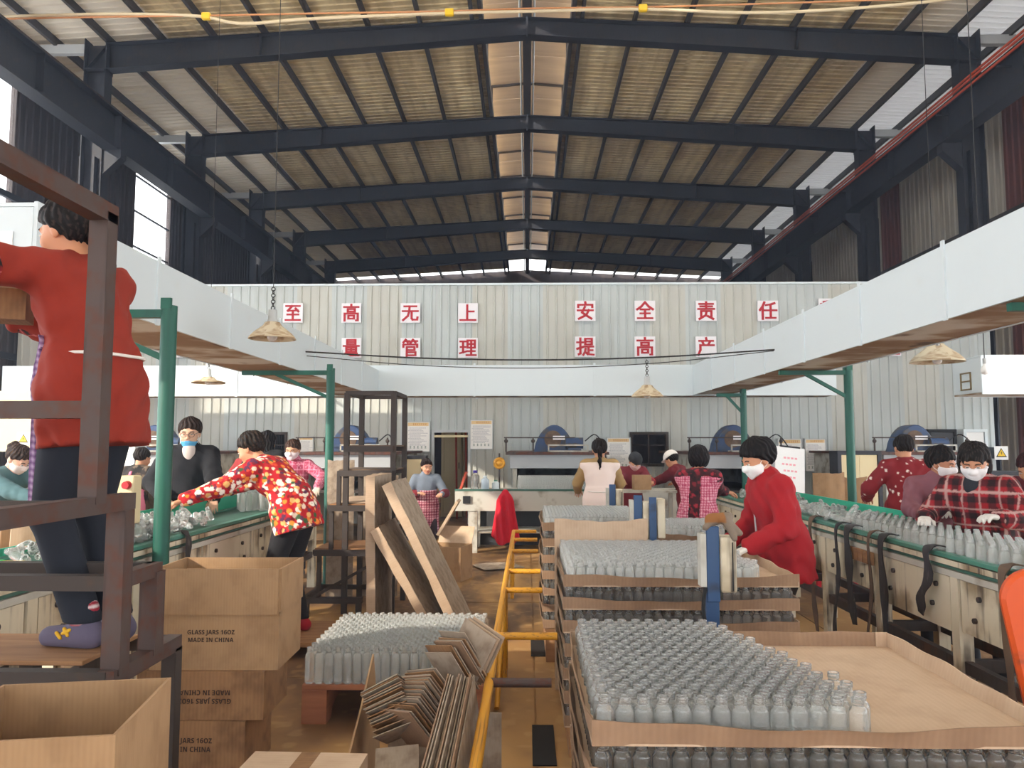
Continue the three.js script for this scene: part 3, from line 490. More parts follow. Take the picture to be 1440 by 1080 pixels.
function netMesh(prims, cell, color) {
  const lo = [1e9, 1e9, 1e9], hi = [-1e9, -1e9, -1e9];
  for (const p of prims) if (p.op === 'u') for (let i = 0; i < 3; i++) { lo[i] = Math.min(lo[i], p.lo[i]); hi[i] = Math.max(hi[i], p.hi[i]); }
  for (let i = 0; i < 3; i++) { lo[i] -= cell * 2.5; hi[i] += cell * 2.5; }
  const nx = Math.ceil((hi[0] - lo[0]) / cell) + 1, ny = Math.ceil((hi[1] - lo[1]) / cell) + 1, nz = Math.ceil((hi[2] - lo[2]) / cell) + 1, F = new Float32Array(nx * ny * nz).fill(1);
  for (const p of prims) {
    const pad = (p.k ?? 0) + cell * 2, a = [0, 0, 0], b = [nx - 1, ny - 1, nz - 1];
    if (p.lo) { const n = [nx, ny, nz]; for (let i = 0; i < 3; i++) { a[i] = Math.max(0, Math.floor((p.lo[i] - pad - lo[i]) / cell)); b[i] = Math.min(n[i] - 1, Math.ceil((p.hi[i] + pad - lo[i]) / cell)); } }
    for (let k = a[2]; k <= b[2]; k++) for (let j = a[1]; j <= b[1]; j++) for (let i = a[0]; i <= b[0]; i++) {
      const at_ = (k * ny + j) * nx + i; if (p.op === 'i' && F[at_] > cell * 3) continue;
      const d = p.d(lo[0] + i * cell, lo[1] + j * cell, lo[2] + k * cell);
      F[at_] = p.op === 'u' ? smin(F[at_], d, p.k) : p.op === 's' ? -smin(-F[at_], d, p.k) : Math.max(F[at_], d);
    }
  }
  const idx = new Int32Array(nx * ny * nz).fill(-1), pos = [], E = [[0, 1], [2, 3], [4, 5], [6, 7], [0, 2], [1, 3], [4, 6], [5, 7], [0, 4], [1, 5], [2, 6], [3, 7]], f = new Float32Array(8);
  for (let k = 0; k < nz - 1; k++) for (let j = 0; j < ny - 1; j++) for (let i = 0; i < nx - 1; i++) {
    let m = 0; for (let c = 0; c < 8; c++) { f[c] = F[((k + (c >> 2)) * ny + j + ((c >> 1) & 1)) * nx + i + (c & 1)]; if (f[c] < 0) m++; }
    if (!m || m === 8) continue;
    let x = 0, y = 0, z = 0, n = 0;
    for (const [a, b] of E) if ((f[a] < 0) !== (f[b] < 0)) { const t = f[a] / (f[a] - f[b]); x += mix(a & 1, b & 1, t); y += mix((a >> 1) & 1, (b >> 1) & 1, t); z += mix(a >> 2, b >> 2, t); n++; }
    idx[(k * ny + j) * nx + i] = pos.length / 3; pos.push(lo[0] + (i + x / n) * cell, lo[1] + (j + y / n) * cell, lo[2] + (k + z / n) * cell);
  }
  const tri = [], q = (a, b, c, d, flip) => { if (a < 0 || b < 0 || c < 0 || d < 0) return; flip ? tri.push(a, c, b, a, d, c) : tri.push(a, b, c, a, c, d); };
  const I = (i, j, k) => idx[(k * ny + j) * nx + i];
  for (let k = 1; k < nz - 1; k++) for (let j = 1; j < ny - 1; j++) for (let i = 1; i < nx - 1; i++) {
    const o = F[(k * ny + j) * nx + i] < 0;
    if (o !== F[(k * ny + j) * nx + i + 1] < 0) q(I(i, j - 1, k - 1), I(i, j, k - 1), I(i, j, k), I(i, j - 1, k), !o);
    if (o !== F[(k * ny + j + 1) * nx + i] < 0) q(I(i - 1, j, k - 1), I(i - 1, j, k), I(i, j, k), I(i, j, k - 1), !o);
    if (o !== F[((k + 1) * ny + j) * nx + i] < 0) q(I(i - 1, j - 1, k), I(i, j - 1, k), I(i, j, k), I(i - 1, j, k), !o);
  }
  const g = new THREE.BufferGeometry(); g.setAttribute('position', new THREE.BufferAttribute(new Float32Array(pos), 3)); g.setIndex(tri); g.computeVertexNormals();
  const n = pos.length / 3, col = new Float32Array(n * 3), c = new THREE.Color();
  for (let i = 0; i < n; i++) { const v = color(pos[i * 3], pos[i * 3 + 1], pos[i * 3 + 2], g.attributes.normal, i); col[i * 3] = v.r; col[i * 3 + 1] = v.g; col[i * 3 + 2] = v.b; }
  g.setAttribute('color', new THREE.BufferAttribute(col, 3)); return g;
}
const C = (h) => new THREE.Color(h);
const plain = (h) => { const c = C(h); return () => c; };
// cloth prints, as the cloth itself carries them
const hash3 = (x, y, z) => { let h = Math.imul(x, 374761393) ^ Math.imul(y, 668265263) ^ Math.imul(z, 2147483647 ^ 0x5bd1e995); h = Math.imul(h ^ (h >>> 13), 1274126177); return ((h ^ (h >>> 16)) >>> 0) / 4294967296; };
function spots(base, list, size, share, radius) {                    // scattered motifs
  const b = C(base), cs = list.map(C);
  return (x, y, z) => { const X = Math.floor(x / size), Y = Math.floor(y / size), Z = Math.floor(z / size); let best = 9, hit = null;
    for (let i = -1; i < 2; i++) for (let j = -1; j < 2; j++) for (let k = -1; k < 2; k++) { const h = hash3(X + i, Y + j, Z + k); if (h > share) continue; const px = (X + i + hash3(X + i + 7, Y + j, Z + k)) * size - x, py = (Y + j + hash3(X + i, Y + j + 7, Z + k)) * size - y, pz = (Z + k + hash3(X + i, Y + j, Z + k + 7)) * size - z; const r = Math.hypot(px, py, pz) / (radius * (0.6 + 0.8 * hash3(X + i, Y + j + 3, Z + k))); if (r < 1 && r < best) { best = r; hit = cs[Math.floor(h / share * cs.length) % cs.length]; } }
    return hit ?? b; };
}
const floral = (() => { const a = spots('#b3101f', ['#f0e2cf', '#e8842a', '#f2d7c2', '#7a1020', '#d8482a', '#3c5a38', '#e8b06a', '#5a2a4a', '#f4e8dc'], 0.027, 0.66, 0.0165); return a; })();
function plaid(base, lines, pitch, w = 0.2) {
  const b = C(base), ls = lines.map(C);
  return (x, y, z, n, i) => { const nx = Math.abs(n.getX(i)), nz = Math.abs(n.getZ(i)), u = nz > nx ? x : z, fr = (q) => q - Math.floor(q), a = fr(y / pitch), c = fr(u / pitch + 0.13); const hitA = a < w, hitC = c < w; if (ls[1] && w < 0.45 && (Math.abs(a - 0.62) < 0.055 || Math.abs(c - 0.62) < 0.055)) return ls[1]; if (hitA && hitC) return ls[ls.length - 1]; if (hitA || hitC) return ls[0]; return b; };
}
const gingham = (a, b, c, p) => plaid(a, [b, b, c], p, 0.5);
const cloth = new THREE.MeshStandardMaterial({ vertexColors: true, roughness: 0.88, side: THREE.DoubleSide });
const skinMat = new THREE.MeshPhysicalMaterial({ vertexColors: true, roughness: 0.6, side: THREE.DoubleSide });
const hairMat = new THREE.MeshPhysicalMaterial({ vertexColors: true, roughness: 0.62, specularIntensity: 0.35, side: THREE.DoubleSide });
const glassesMat = std({ color: 0x2a2626, roughness: 0.4 });

function person(o) {
  const H = o.H ?? 1.56, s = H / 1.6, fat = o.fat ?? 1, D = Math.PI / 180;
  const P3 = new THREE.Group(); P3.name = numbered('person'); P3.position.set(...o.pos); P3.rotation.y = o.face * D; scene.add(P3);
  tag(P3, o.label, 'person', o.group);
  const inv = new THREE.Matrix4().makeRotationY(-o.face * D), local = (w) => w.clone().sub(P3.position).applyMatrix4(inv);
  const Q = (x, y, z) => new THREE.Quaternion().setFromEuler(new THREE.Euler(x * D, y * D, z * D, 'YXZ'));
  const lean = o.lean ?? 4, Qp = Q(lean * 0.35, 0, (o.side ?? 0) * 0.4), Qc = Q(lean, 0, o.side ?? 0).multiply(Q(0, o.twist ?? 0, 0)), Qh = Q(o.headPitch ?? 0, o.headYaw ?? 0, o.headTilt ?? 0);
  const v = (x, y, z) => V(x * s, y * s, z * s), from = (b, q, x, y, z) => b.clone().add(v(x, y, z).applyQuaternion(q));
  const drop = o.squat ?? 0, P = v(0, 0.90 - drop, -Math.sin(lean * D) * 0.14), L1 = from(P, Qp, 0, 0.1, 0), Ch = from(L1, Qc, 0, 0.19, 0), N = from(L1, Qc, 0, 0.35, -0.012);
  const up = V(0, 1, 0).applyQuaternion(Qc).multiplyScalar(0.45).add(V(0, 1, 0).applyQuaternion(Qh).multiplyScalar(0.55)).normalize(), Hd = N.clone().addScaledVector(up, 0.135 * s).add(v(0, 0, 0.022).applyQuaternion(Qh));
  const ik = (a, t, l1, l2, pole) => { const d = t.clone().sub(a); let L = d.length(); const mx = (l1 + l2) * 0.995; if (L > mx) { d.setLength(mx); L = mx; } const e = d.clone().normalize(), x = (l1 * l1 - l2 * l2 + L * L) / (2 * L), h = Math.sqrt(Math.max(0, l1 * l1 - x * x)), p = pole.clone().addScaledVector(e, -pole.dot(e)).normalize(); return [a.clone().addScaledVector(e, x).addScaledVector(p, h), a.clone().add(d)]; };
  const arms = [1, -1].map((g) => {
    const S = from(L1, Qc, g * 0.158 * fat ** 0.5, 0.3, -0.008), tw = g > 0 ? o.L : o.R, tgt = tw ? local(tw) : S.clone().add(v(g * 0.07, -0.52, 0.1)), pole = (g > 0 ? o.poleL : o.poleR) ?? [g * 0.7, -0.75, -0.35];
    const [E, T] = ik(S, tgt, 0.262 * s, 0.315 * s, V(...pole)), f = T.clone().sub(E).normalize(), W = E.clone().addScaledVector(f, 0.235 * s); return { g, S, E, W, f };
  });
  const legs = [1, -1].map((g) => { const hip = from(P, Qp, g * 0.085, -0.06, 0), ft = (g > 0 ? o.footL : o.footR) ?? [g * 0.1, 0, 0]; const A = v(ft[0], 0.075 + (ft[1] || 0), ft[2]); const [K, T] = ik(hip, A, 0.4 * s, 0.4 * s, V(g * 0.1, 0, 1)); return { g, hip, K, A: T }; });
  const cell = o.cell ?? 0.014, r = (q) => q * s;
  // ---- body: one skin surface, head and hands on finer grids
  const skin = C(o.skin ?? '#c68e6c'), lip = C(o.lip ?? '#a8574a'), dark = C('#4a2f26');
  const torso = (t, f = fat) => [ell(Ch, [r(0.152 * f + t), r(0.18 + t), r(0.1 * f + t)], Qc, 0.05), ell(L1, [r(0.13 * f + t), r(0.15 + t), r(0.1 * f + t)], Qp, 0.05), ell(P, [r(0.155 * f + t), r(0.125 + t), r(0.115 * f + t)], Qp, 0.05), cap(arms[0].S, arms[1].S, r(0.05 + t), r(0.05 + t), 0.05)];
  const arm = (a, t, t2 = t) => [cap(a.S, a.E, r(0.047 + t), r(0.039 + t), 0.03), cap(a.E, a.W, r(0.037 + t), r(0.026 + t2), 0.02)];
  const leg = (l, t, t2 = t) => [cap(l.hip, l.K, r(0.078 * fat + t), r(0.054 + t), 0.04), cap(l.K, l.A, r(0.052 + t), r(0.034 + t2), 0.02)];
  const bodyPrims = [...torso(0), ...arms.flatMap((a) => arm(a, 0)), ...legs.flatMap((l) => leg(l, 0)), cap(from(N, Qc, 0, -0.05, 0), Hd, r(0.056), r(0.05), 0.03)];
  const hp = (x, y, z) => from(Hd, Qh, x, y, z), he = (x, y, z, a, b, c, k = 0.02, op = 'u') => ell(hp(x, y, z), [r(a), r(b), r(c)], Qh, k * s, op), hc = (a, b, ra, rb, k = 0.012) => cap(hp(...a), hp(...b), r(ra), r(rb), k * s);
  const headPrims = [he(0, 0.03, -0.014, 0.075, 0.084, 0.092), he(0, -0.024, 0.022, 0.063, 0.086, 0.07, 0.03), he(0, -0.082, 0.05, 0.03, 0.024, 0.028, 0.03), he(0.036, -0.03, 0.058, 0.026, 0.026, 0.026, 0.02), he(-0.036, -0.03, 0.058, 0.026, 0.026, 0.026, 0.02),
    hc([-0.036, 0.02, 0.078], [0.036, 0.02, 0.078], 0.011, 0.011, 0.014), he(0.031, 0.002, 0.097, 0.019, 0.011, 0.013, 0.012, 's'), he(-0.031, 0.002, 0.097, 0.019, 0.011, 0.013, 0.012, 's'),
    hc([0, 0.012, 0.088], [0, -0.026, 0.103], 0.0075, 0.0115, 0.012), he(0.011, -0.03, 0.093, 0.0085, 0.0075, 0.009, 0.008), he(-0.011, -0.03, 0.093, 0.0085, 0.0075, 0.009, 0.008),
    hc([-0.02, -0.054, 0.082], [0.02, -0.054, 0.082], 0.006, 0.006, 0.008), hc([-0.015, -0.064, 0.082], [0.015, -0.064, 0.082], 0.0065, 0.0065, 0.008),
    he(0.075, -0.005, -0.008, 0.011, 0.031, 0.019, 0.006), he(-0.075, -0.005, -0.008, 0.011, 0.031, 0.019, 0.006), cap(hp(0, -0.05, -0.012), from(N, Qc, 0, 0.0, 0), r(0.05), r(0.056), 0.02)];
  const toHead = (x, y, z) => V(x, y, z).sub(Hd).applyQuaternion(Qh.clone().invert()).divideScalar(s);
  const faceCol = (x, y, z) => { const q = toHead(x, y, z); if (q.z > 0.06 && Math.abs(q.x) < 0.024 && q.y < -0.048 && q.y > -0.07) return lip; return skin; };
  const hc2 = o.headCell ?? 0.0055;
  const hand = (a, t) => {
    const f = a.f, n0 = V(...(o.palm ?? [0, -1, 0])), n = n0.addScaledVector(f, -n0.dot(f)).normalize(), b = f.clone().cross(n), th = b.clone().multiplyScalar(a.g > 0 ? -1 : 1), W = a.W, out = [], curl = (a.g > 0 ? o.curlL : o.curlR) ?? o.curl ?? 0.45;
    const p = (u, w, m) => W.clone().addScaledVector(f, u * s).addScaledVector(th, w * s).addScaledVector(n, m * s);
    [0.027, 0.009, -0.009, -0.026].forEach((w, i) => {
      const base = p(0.088 - Math.abs(i - 1.2) * 0.004, w, 0); out.push(cap(p(0.01, w * 0.6, 0), base, r(0.0145 + t), r(0.0115 + t), 0.012));
      let c = base, ang = curl * (0.7 + i * 0.12); const len = [0.068, 0.076, 0.07, 0.054][i]; [0.45, 0.31, 0.24].forEach((k, j) => { const e = c.clone().addScaledVector(f, Math.cos(ang) * len * k * s).addScaledVector(n, Math.sin(ang) * len * k * s).addScaledVector(th, (1.2 - i) * 0.0015 * s); out.push(cap(c, e, r(0.0088 - j * 0.0008 + t), r(0.008 - j * 0.0008 + t), 0.004)); c = e; ang += curl * 0.9; });
    });
    const t0 = p(0.03, 0.022, 0.006), t1 = p(0.062, 0.05, 0.02), t2 = p(0.09, 0.055, 0.034); out.push(cap(p(0.005, 0.008, 0), t0, r(0.014 + t), r(0.014 + t), 0.012), cap(t0, t1, r(0.0125 + t), r(0.0105 + t), 0.008), cap(t1, t2, r(0.0105 + t), r(0.0085 + t), 0.005));
    out.push(cap(W.clone().addScaledVector(f, -0.03 * s), p(0.015, 0, 0), r(0.026 + t), r(0.022 + t), 0.015)); return out;
  };
  const pieces = [netMesh(bodyPrims, cell * 1.15, () => skin), netMesh(headPrims, hc2, faceCol)];
  if (!o.gloves) for (const a of arms) pieces.push(netMesh(hand(a, 0), o.handCell ?? 0.0055, () => skin));
  part('body', pieces, skinMat, P3);
  if (o.gloves) for (const a of arms) part('glove', netMesh([...hand(a, 0.0022), cap(a.W, a.W.clone().addScaledVector(a.f, -0.06 * s), r(0.028), r(0.034), 0.01)], o.handCell ?? 0.0055, plain(o.gloves)), cloth, P3);
  // ---- face
  if (o.eyes !== false) for (const g of [1, -1]) {
    const e = new THREE.SphereGeometry(0.0125 * s, 12, 10), col = new Float32Array(e.attributes.position.count * 3), w = C('#e8e2da'), ir = C('#1c1210');
    for (let i = 0; i < col.length / 3; i++) { const nz = e.attributes.normal.getZ(i), c = nz > 0.62 ? ir : w; col.set([c.r, c.g, c.b], i * 3); } e.setAttribute('color', new THREE.BufferAttribute(col, 3));
    part('eye', e.scale(1.1, 0.4, 0.7).applyQuaternion(Qh).translate(...hp(g * 0.031, 0.001, 0.0835).toArray()), skinMat, P3);
    part('eyebrow', tube([hp(g * 0.015, 0.022, 0.0925), hp(g * 0.032, 0.027, 0.0905), hp(g * 0.048, 0.021, 0.08)], 0.0035 * s, 8, 5), M.black, P3);
  }
  // ---- hair
  const hs = o.hair ?? 'short', big = o.hairBig ?? 0.012, hcol = C(o.hairColor ?? '#15110f'), hcol2 = C(o.hairColor2 ?? '#2c2320');
  const hair = [he(0, 0.038, -0.02, 0.076 + big, 0.084 + big, 0.092 + big)];
  const low = { short: -0.05, crop: -0.045, bob: -0.125, bun: -0.055, ponytail: -0.055, fluffy: -0.085, long: -0.24 }[hs];
  if (hs === 'bob') hair.push(he(0, -0.03, -0.03, 0.098, 0.11, 0.085, 0.03)); if (hs === 'fluffy') hair.push(he(0, -0.01, -0.045, 0.1, 0.09, 0.075, 0.03));
  if (hs === 'long') hair.push(he(0, -0.08, -0.045, 0.1, 0.17, 0.065, 0.04));
  hair.push(he(0, -0.04, 0.088, 0.066, o.fringe ?? 0.093, 0.082, 0.012, 's'), he(0.085, -0.02, 0.05, 0.03, 0.06, 0.045, 0.01, 's'), he(-0.085, -0.02, 0.05, 0.03, 0.06, 0.045, 0.01, 's'));
  { const iq = Qh.clone().invert(), e = new THREE.Matrix4().makeRotationFromQuaternion(iq).elements; hair.push(cut((x, y, z) => { const q = toHead(x, y, z); const lift = hs === 'bob' || hs === 'long' || hs === 'fluffy' ? 0 : Math.max(0, q.z + 0.055) * 0.75; return (low + lift - q.y + 0.007 * Math.sin(q.x * 160 + q.z * 90)) * s * 0.8; })); }
  if (hs === 'bun') hair.push(he(...(o.bunAt ?? [0, 0.02, -0.125]), 0.045, 0.05, 0.042, 0.01));
  if (hs === 'ponytail') hair.push(hc([0, 0.025, -0.105], [0, -0.03, -0.15], 0.022, 0.028, 0.01), hc([0, -0.03, -0.15], [0, -0.16, -0.145], 0.028, 0.022, 0.01), hc([0, -0.16, -0.145], [0, -0.25, -0.13], 0.022, 0.008, 0.01));
  hair.forEach((p) => { if (p.op === 'u') { const d = p.d; p.d = (x, y, z) => { const q = toHead(x, y, z); return d(x, y, z) + (0.0045 * Math.sin(Math.atan2(q.x, q.z + 0.03) * 17 + q.y * 34 + 1.7 * Math.sin(q.y * 55)) + 0.005 * Math.sin(q.x * 47 + 1.1) * Math.sin(q.y * 39 + q.z * 51)) * s; }; } });
  part('hair', netMesh(hair, hc2 * 1.1, (x, y, z) => { const q = toHead(x, y, z); return Math.sin(q.x * 420 + Math.sin(q.y * 60) * 2) + Math.sin(q.x * 130 + q.z * 210) > 1.0 ? hcol2 : hcol; }), hairMat, P3);
  if (o.mask) {
    const low2 = o.maskLow ? -0.055 : 0; const all = (x, y, z) => { let d = 1; for (const p of headPrims.slice(0, -1)) if (p.op === 'u') d = smin(d, p.d(x, y, z), p.k); return d; };
    const c0 = hp(0, -0.045 + low2, 0.06), e = r(0.1);
    const m = [{ op: 'u', k: 0, lo: [c0.x - e, c0.y - e, c0.z - e], hi: [c0.x + e, c0.y + e, c0.z + e], d: (x, y, z) => { const q = toHead(x, y, z); return Math.max(all(x, y, z) - 0.011 * s, (q.y + Math.max(0, Math.abs(q.x) - 0.012) * 0.25 + 0.001 - low2 * 0.9) * s, (-0.104 + low2 * 0.75 + Math.abs(q.x) * 0.45 - q.y) * s, (0.012 - q.z + Math.abs(q.y + 0.04) * 0.3) * s); } }];
    part('face_mask', netMesh(m, hc2 * 0.85, plain(o.mask)), cloth, P3);
    for (const g of [1, -1]) part('ear_loop', tube([hp(g * 0.066, -0.02 + low2, 0.03), hp(g * 0.078, 0.012, -0.004), hp(g * 0.08, 0.02, -0.02), hp(g * 0.079, -0.02, -0.026), hp(g * 0.07, -0.052 + low2, 0.022)], 0.0022 * s, 12, 4), M.brightWhite, P3);
  }
  if (o.glasses) { const g = []; for (const k of [1, -1]) g.push(new THREE.TorusGeometry(0.021 * s, 0.0022 * s, 5, 18).scale(1.1, 0.85, 1).applyQuaternion(Qh).translate(...hp(k * 0.031, 0, 0.107).toArray()), rod(hp(k * 0.053, 0.006, 0.106), hp(k * 0.08, 0.012, 0.0), 0.0018 * s, 5)); g.push(rod(hp(-0.009, 0.004, 0.108), hp(0.009, 0.004, 0.108), 0.0018 * s, 5)); part('glasses', g, glassesMat, P3); }
  if (o.cap) { const k = o.capBig ?? 0.02; part('cap', netMesh([he(0, 0.05, -0.012, 0.076 + k, 0.075 + k, 0.094 + k), cut((x, y, z) => (0.035 - toHead(x, y, z).y - toHead(x, y, z).z * 0.1) * s)].concat(o.brim ? [{ ...he(0, 0.048, 0.095, 0.075, 0.008, 0.07, 0.004) }] : []), hc2, plain(o.cap)), cloth, P3); }
  // ---- clothes
  const top = o.top, tc = top.cell ?? cell, t = top.thick ?? 0.016, hem = top.hem ?? 0.14, colT = top.print ?? plain(top.color);
  const skirt = (rx, rz, ytop, ybot, k = 0.05) => { const e = Math.max(rx, rz, ytop, ybot) * s + 0.06; const iq = new THREE.Matrix4().makeRotationFromQuaternion(Qp.clone().invert()).elements; return { op: 'u', k, lo: [P.x - e, P.y - e, P.z - e], hi: [P.x + e, P.y + e, P.z + e], d: (x, y, z) => { const q = V(x - P.x, y - P.y, z - P.z).applyQuaternion(QpI), fl = 1 + Math.max(0, -q.y) * (top.flare ?? 0.25) - Math.max(0, q.y) * 1.6; return Math.max((Math.hypot(q.x / (rx * s * fl), q.z / (rz * s * fl)) - 1) * Math.min(rx, rz) * s, q.y - ytop * s, -ybot * s - q.y); } }; };
  const QpI = Qp.clone().invert();
  const wrinkle = (x, y, z) => (top.fold ?? 0.005) * Math.sin(x * 46 + y * 21 + 2 * Math.sin(z * 31)) * Math.sin(y * 37 - z * 24);
  const torsoCut = cut((x, y, z) => { const q = V(x - P.x, y - P.y, z - P.z).applyQuaternion(QpI); return Math.abs(q.x) < r(0.3) ? -hem * s - q.y : -1; });
  const cutArms = cut((x, y, z) => -1);
  const topPrims = [...torso(t, fat), skirt((0.165 * fat + t) * (top.wide ?? 1), (0.12 * fat + t) * (top.wide ?? 1), 0.12, hem), torsoCut];
  if (top.sleeves !== false) topPrims.push(...arms.flatMap((a) => arm(a, t + 0.004, t + 0.004)));
  topPrims.push(cap(from(N, Qc, 0, -0.03, 0), from(N, Qc, 0, top.collar ? 0.03 : 0.0, 0.006), r(0.066), r(top.collar ? 0.07 : 0.062), 0.03));
  const wr = { op: 'w' };
  topPrims.forEach((p) => { if (p.op === 'u') { const d = p.d; p.d = (x, y, z) => d(x, y, z) + wrinkle(x, y, z); } });
  const jacket = part(top.name ?? 'jacket', netMesh(topPrims, tc, colT), cloth, P3);
  if (top.zip) { const z0 = from(N, Qc, 0, 0.02, 0.075), z1 = from(Ch, Qc, 0, 0, 0.128), z2 = from(P, Qp, 0, -hem, 0.15); part('zip', tube([z0, z1, z2], 0.006 * s, 12, 5), M.paleGrey, jacket); }
  if (top.inner) part('undershirt', netMesh([cap(from(N, Qc, 0, 0.0, 0.012), from(N, Qc, 0, 0.045, 0.02), r(0.062), r(0.06), 0.02), ell(from(Ch, Qc, 0, 0.12, 0.05 + t * 0.5), [r(0.06), r(0.1), r(0.055)], Qc, 0.02)], hc2 * 1.4, plain(top.inner)), cloth, P3);
  if (o.cuffs) for (const a of arms) part('sleeve_cover', netMesh([...(o.cuffStart ? [cap(a.S.clone().lerp(a.E, o.cuffStart), a.E, r(0.085), r(0.074), 0.02)] : []), cap(a.E.clone().lerp(a.W, 0.05), a.W.clone().addScaledVector(a.f, -0.01), r(0.07), r(0.052), 0.02)], o.cuffCell ?? Math.min(cell, 0.01), o.cuffs), cloth, P3);
  if (o.apron) {                                                       // a shell over front (or back) of the trunk with straps
    const ap = o.apron, sg = ap.back ? -1 : 1, th = t + (ap.thick ?? 0.012), q0 = [...torso(th, fat), skirt((0.168 * fat + th) * (top.wide ?? 1), (0.124 * fat + th) * (top.wide ?? 1), 0.12, ap.drop ?? 0.3)];
    const QcI = Qc.clone().invert();
    q0.push(cut((x, y, z) => { const q = V(x - L1.x, y - L1.y, z - L1.z).applyQuaternion(QcI), yy = q.y / s, xx = q.x / s, zz = q.y < 0 ? (z - L1.z) / s : q.z / s; const w = ap.full ? 1 : yy > 0.1 ? (ap.bib ?? 0.11) : (ap.width ?? 0.4); let d = Math.abs(xx) - w; d = Math.max(d, yy - (ap.top ?? 0.27)); if (!ap.wrap) d = Math.max(d, -(sg * zz) + (ap.edge ?? -0.02)); if (ap.split) d = Math.max(d, zz < 0 ? ap.split - Math.abs(xx) : -1); return d * s; }));
    part('apron', netMesh(q0, Math.min(cell, 0.011), ap.print), cloth, P3);
    if (ap.tie) part('apron_tie', tube([from(L1, Qp, 0.17, 0.0, -0.03), from(L1, Qp, 0.125, -0.005, -0.115), from(L1, Qp, 0.06, -0.01, -0.15 * fat), from(L1, Qp, 0, -0.012, -0.158 * fat), from(L1, Qp, -0.06, -0.01, -0.15 * fat), from(L1, Qp, -0.125, -0.005, -0.115), from(L1, Qp, -0.17, 0.0, -0.03)].map((p) => p), 0.006, 24, 5), M.cordWhite, P3);
  }
  const bt = o.bottom ?? { color: '#1b1d24' };
  part('trousers', netMesh([ell(P, [r(0.155 * fat + 0.012), r(0.12), r(0.115 * fat + 0.012)], Qp, 0.04), ...legs.flatMap((l) => leg(l, 0.014, 0.024)), cut((x, y, z) => r(0.085) - y - (o.pantsUp ?? 0) * -1)], bt.cell ?? cell, bt.print ?? plain(bt.color)), cloth, P3);
  for (const l of legs) { const A = l.A, f = A.clone(); part('shoe', netMesh([cap(V(A.x, A.y - r(0.035), A.z - r(0.03)), V(A.x + l.g * r(0.01), A.y - r(0.045), A.z + r(0.13)), r(0.046), r(0.036), 0.02), cap(V(A.x, A.y - r(0.02), A.z), V(A.x, A.y + r(0.02), A.z), r(0.046), r(0.044), 0.02), cut((x, y) => A.y - r(0.074) - y)], 0.009, plain(o.shoe ?? '#2a2a2e')), cloth, P3); }
  P3.userData.at = undefined; delete P3.userData.at;
  return { root: P3, N, Ch, P, L1, Qc, Qp, Hd, Qh, arms, legs, from, hp, s, jacket };
}
const hy = (px, py, d) => at(px, py, d);
// ---- the worker on the step platform at left
{
  const w = person({ label: 'worker in an orange red sweater standing on the steel step platform, seen from behind', pos: [-1.53, 0.79, -2.62], cuffStart: 0.72, cuffCell: 0.006, face: -104, H: 1.53, lean: 15, fat: 1.02, headYaw: 4, headPitch: 10, skin: '#c98b66',
    hair: 'ponytail', hairBig: 0.022, hairColor: '#141011', hairColor2: '#3a302c', L: hy(-120, 366, 2.45), R: hy(-2, 440, 2.8), poleL: [1, -0.05, 0], poleR: [-0.5, -0.8, 0], palm: [0, -0.6, 0.4],
    top: { name: 'sweater', fold: 0.008, color: '#8c2614', hem: 0.22, thick: 0.024, flare: 0.42, wide: 1.0 }, cuffs: plaid('#8c1620', ['#2a1a1e', '#c06a6a', '#181214'], 0.045, 0.36), bottom: { color: '#141a26' }, shoe: '#5c5468', cell: 0.012,
    apron: { print: gingham('#b8a2be', '#7d5a86', '#4a2f58', 0.022), drop: 0.44, bib: 0.1, width: 0.15, tie: true, edge: 0.07 }, footL: [0.06, 0, -0.1], footR: [-0.06, 0, -0.12] });
  { const l = w.legs[0]; part('shoe_mark', [ell(V(0, 0, 0), [1, 1, 1])].map(() => netMesh([cap(V(l.A.x + 0.046, l.A.y - 0.025, l.A.z + 0.02), V(l.A.x + 0.046, l.A.y - 0.005, l.A.z + 0.035), 0.006, 0.006, 0.003), cap(V(l.A.x + 0.046, l.A.y - 0.008, l.A.z + 0.015), V(l.A.x + 0.046, l.A.y - 0.02, l.A.z + 0.04), 0.006, 0.006, 0.003), cap(V(l.A.x + 0.045, l.A.y - 0.035, l.A.z + 0.05), V(l.A.x + 0.045, l.A.y - 0.02, l.A.z + 0.066), 0.006, 0.006, 0.003)], 0.003, plain('#d8a828'))), cloth, w.root); }
  for (const l of w.legs) part('sock', netMesh([cap(l.A.clone().add(V(0, 0.01, 0)), l.A.clone().add(V(0, 0.05, 0)), 0.044, 0.042, 0.01)], 0.008, (x, y) => (Math.sin(y * 300) > 0.2 ? C('#d8c8c8') : C('#9c1c30'))), cloth, w.root);
}
// ---- floral jacket, reaching over the left conveyor
person({ label: 'worker in a red floral jacket bending over the left conveyor', pos: [-1.78, 0.112, -5.6], face: -108, H: 1.55, lean: 47, side: -4, fat: 1.12, headYaw: 8, headPitch: 24, hair: 'short', hairBig: 0.016, hairColor: '#17120f', hairColor2: '#3c2c22',
  L: hy(212, 722, 5.1), R: hy(262, 712, 5.9), poleL: [0.5, -0.6, 0.2], top: { print: floral, hem: 0.16, thick: 0.022, cell: 0.007, flare: 0.5 }, bottom: { color: '#17161a' }, shoe: '#a01828', footL: [0.08, 0, -0.1], footR: [-0.1, 0, -0.12], cell: 0.012 });
single('foot_board', [span(-2.05, -1.35, 0.08, 0.11, -5.95, -5.3), span(-2.05, -1.98, 0, 0.08, -5.95, -5.3), span(-1.42, -1.35, 0, 0.08, -5.95, -5.3)], M.wood, 'low wooden foot board under the floral jacket worker', 'board');
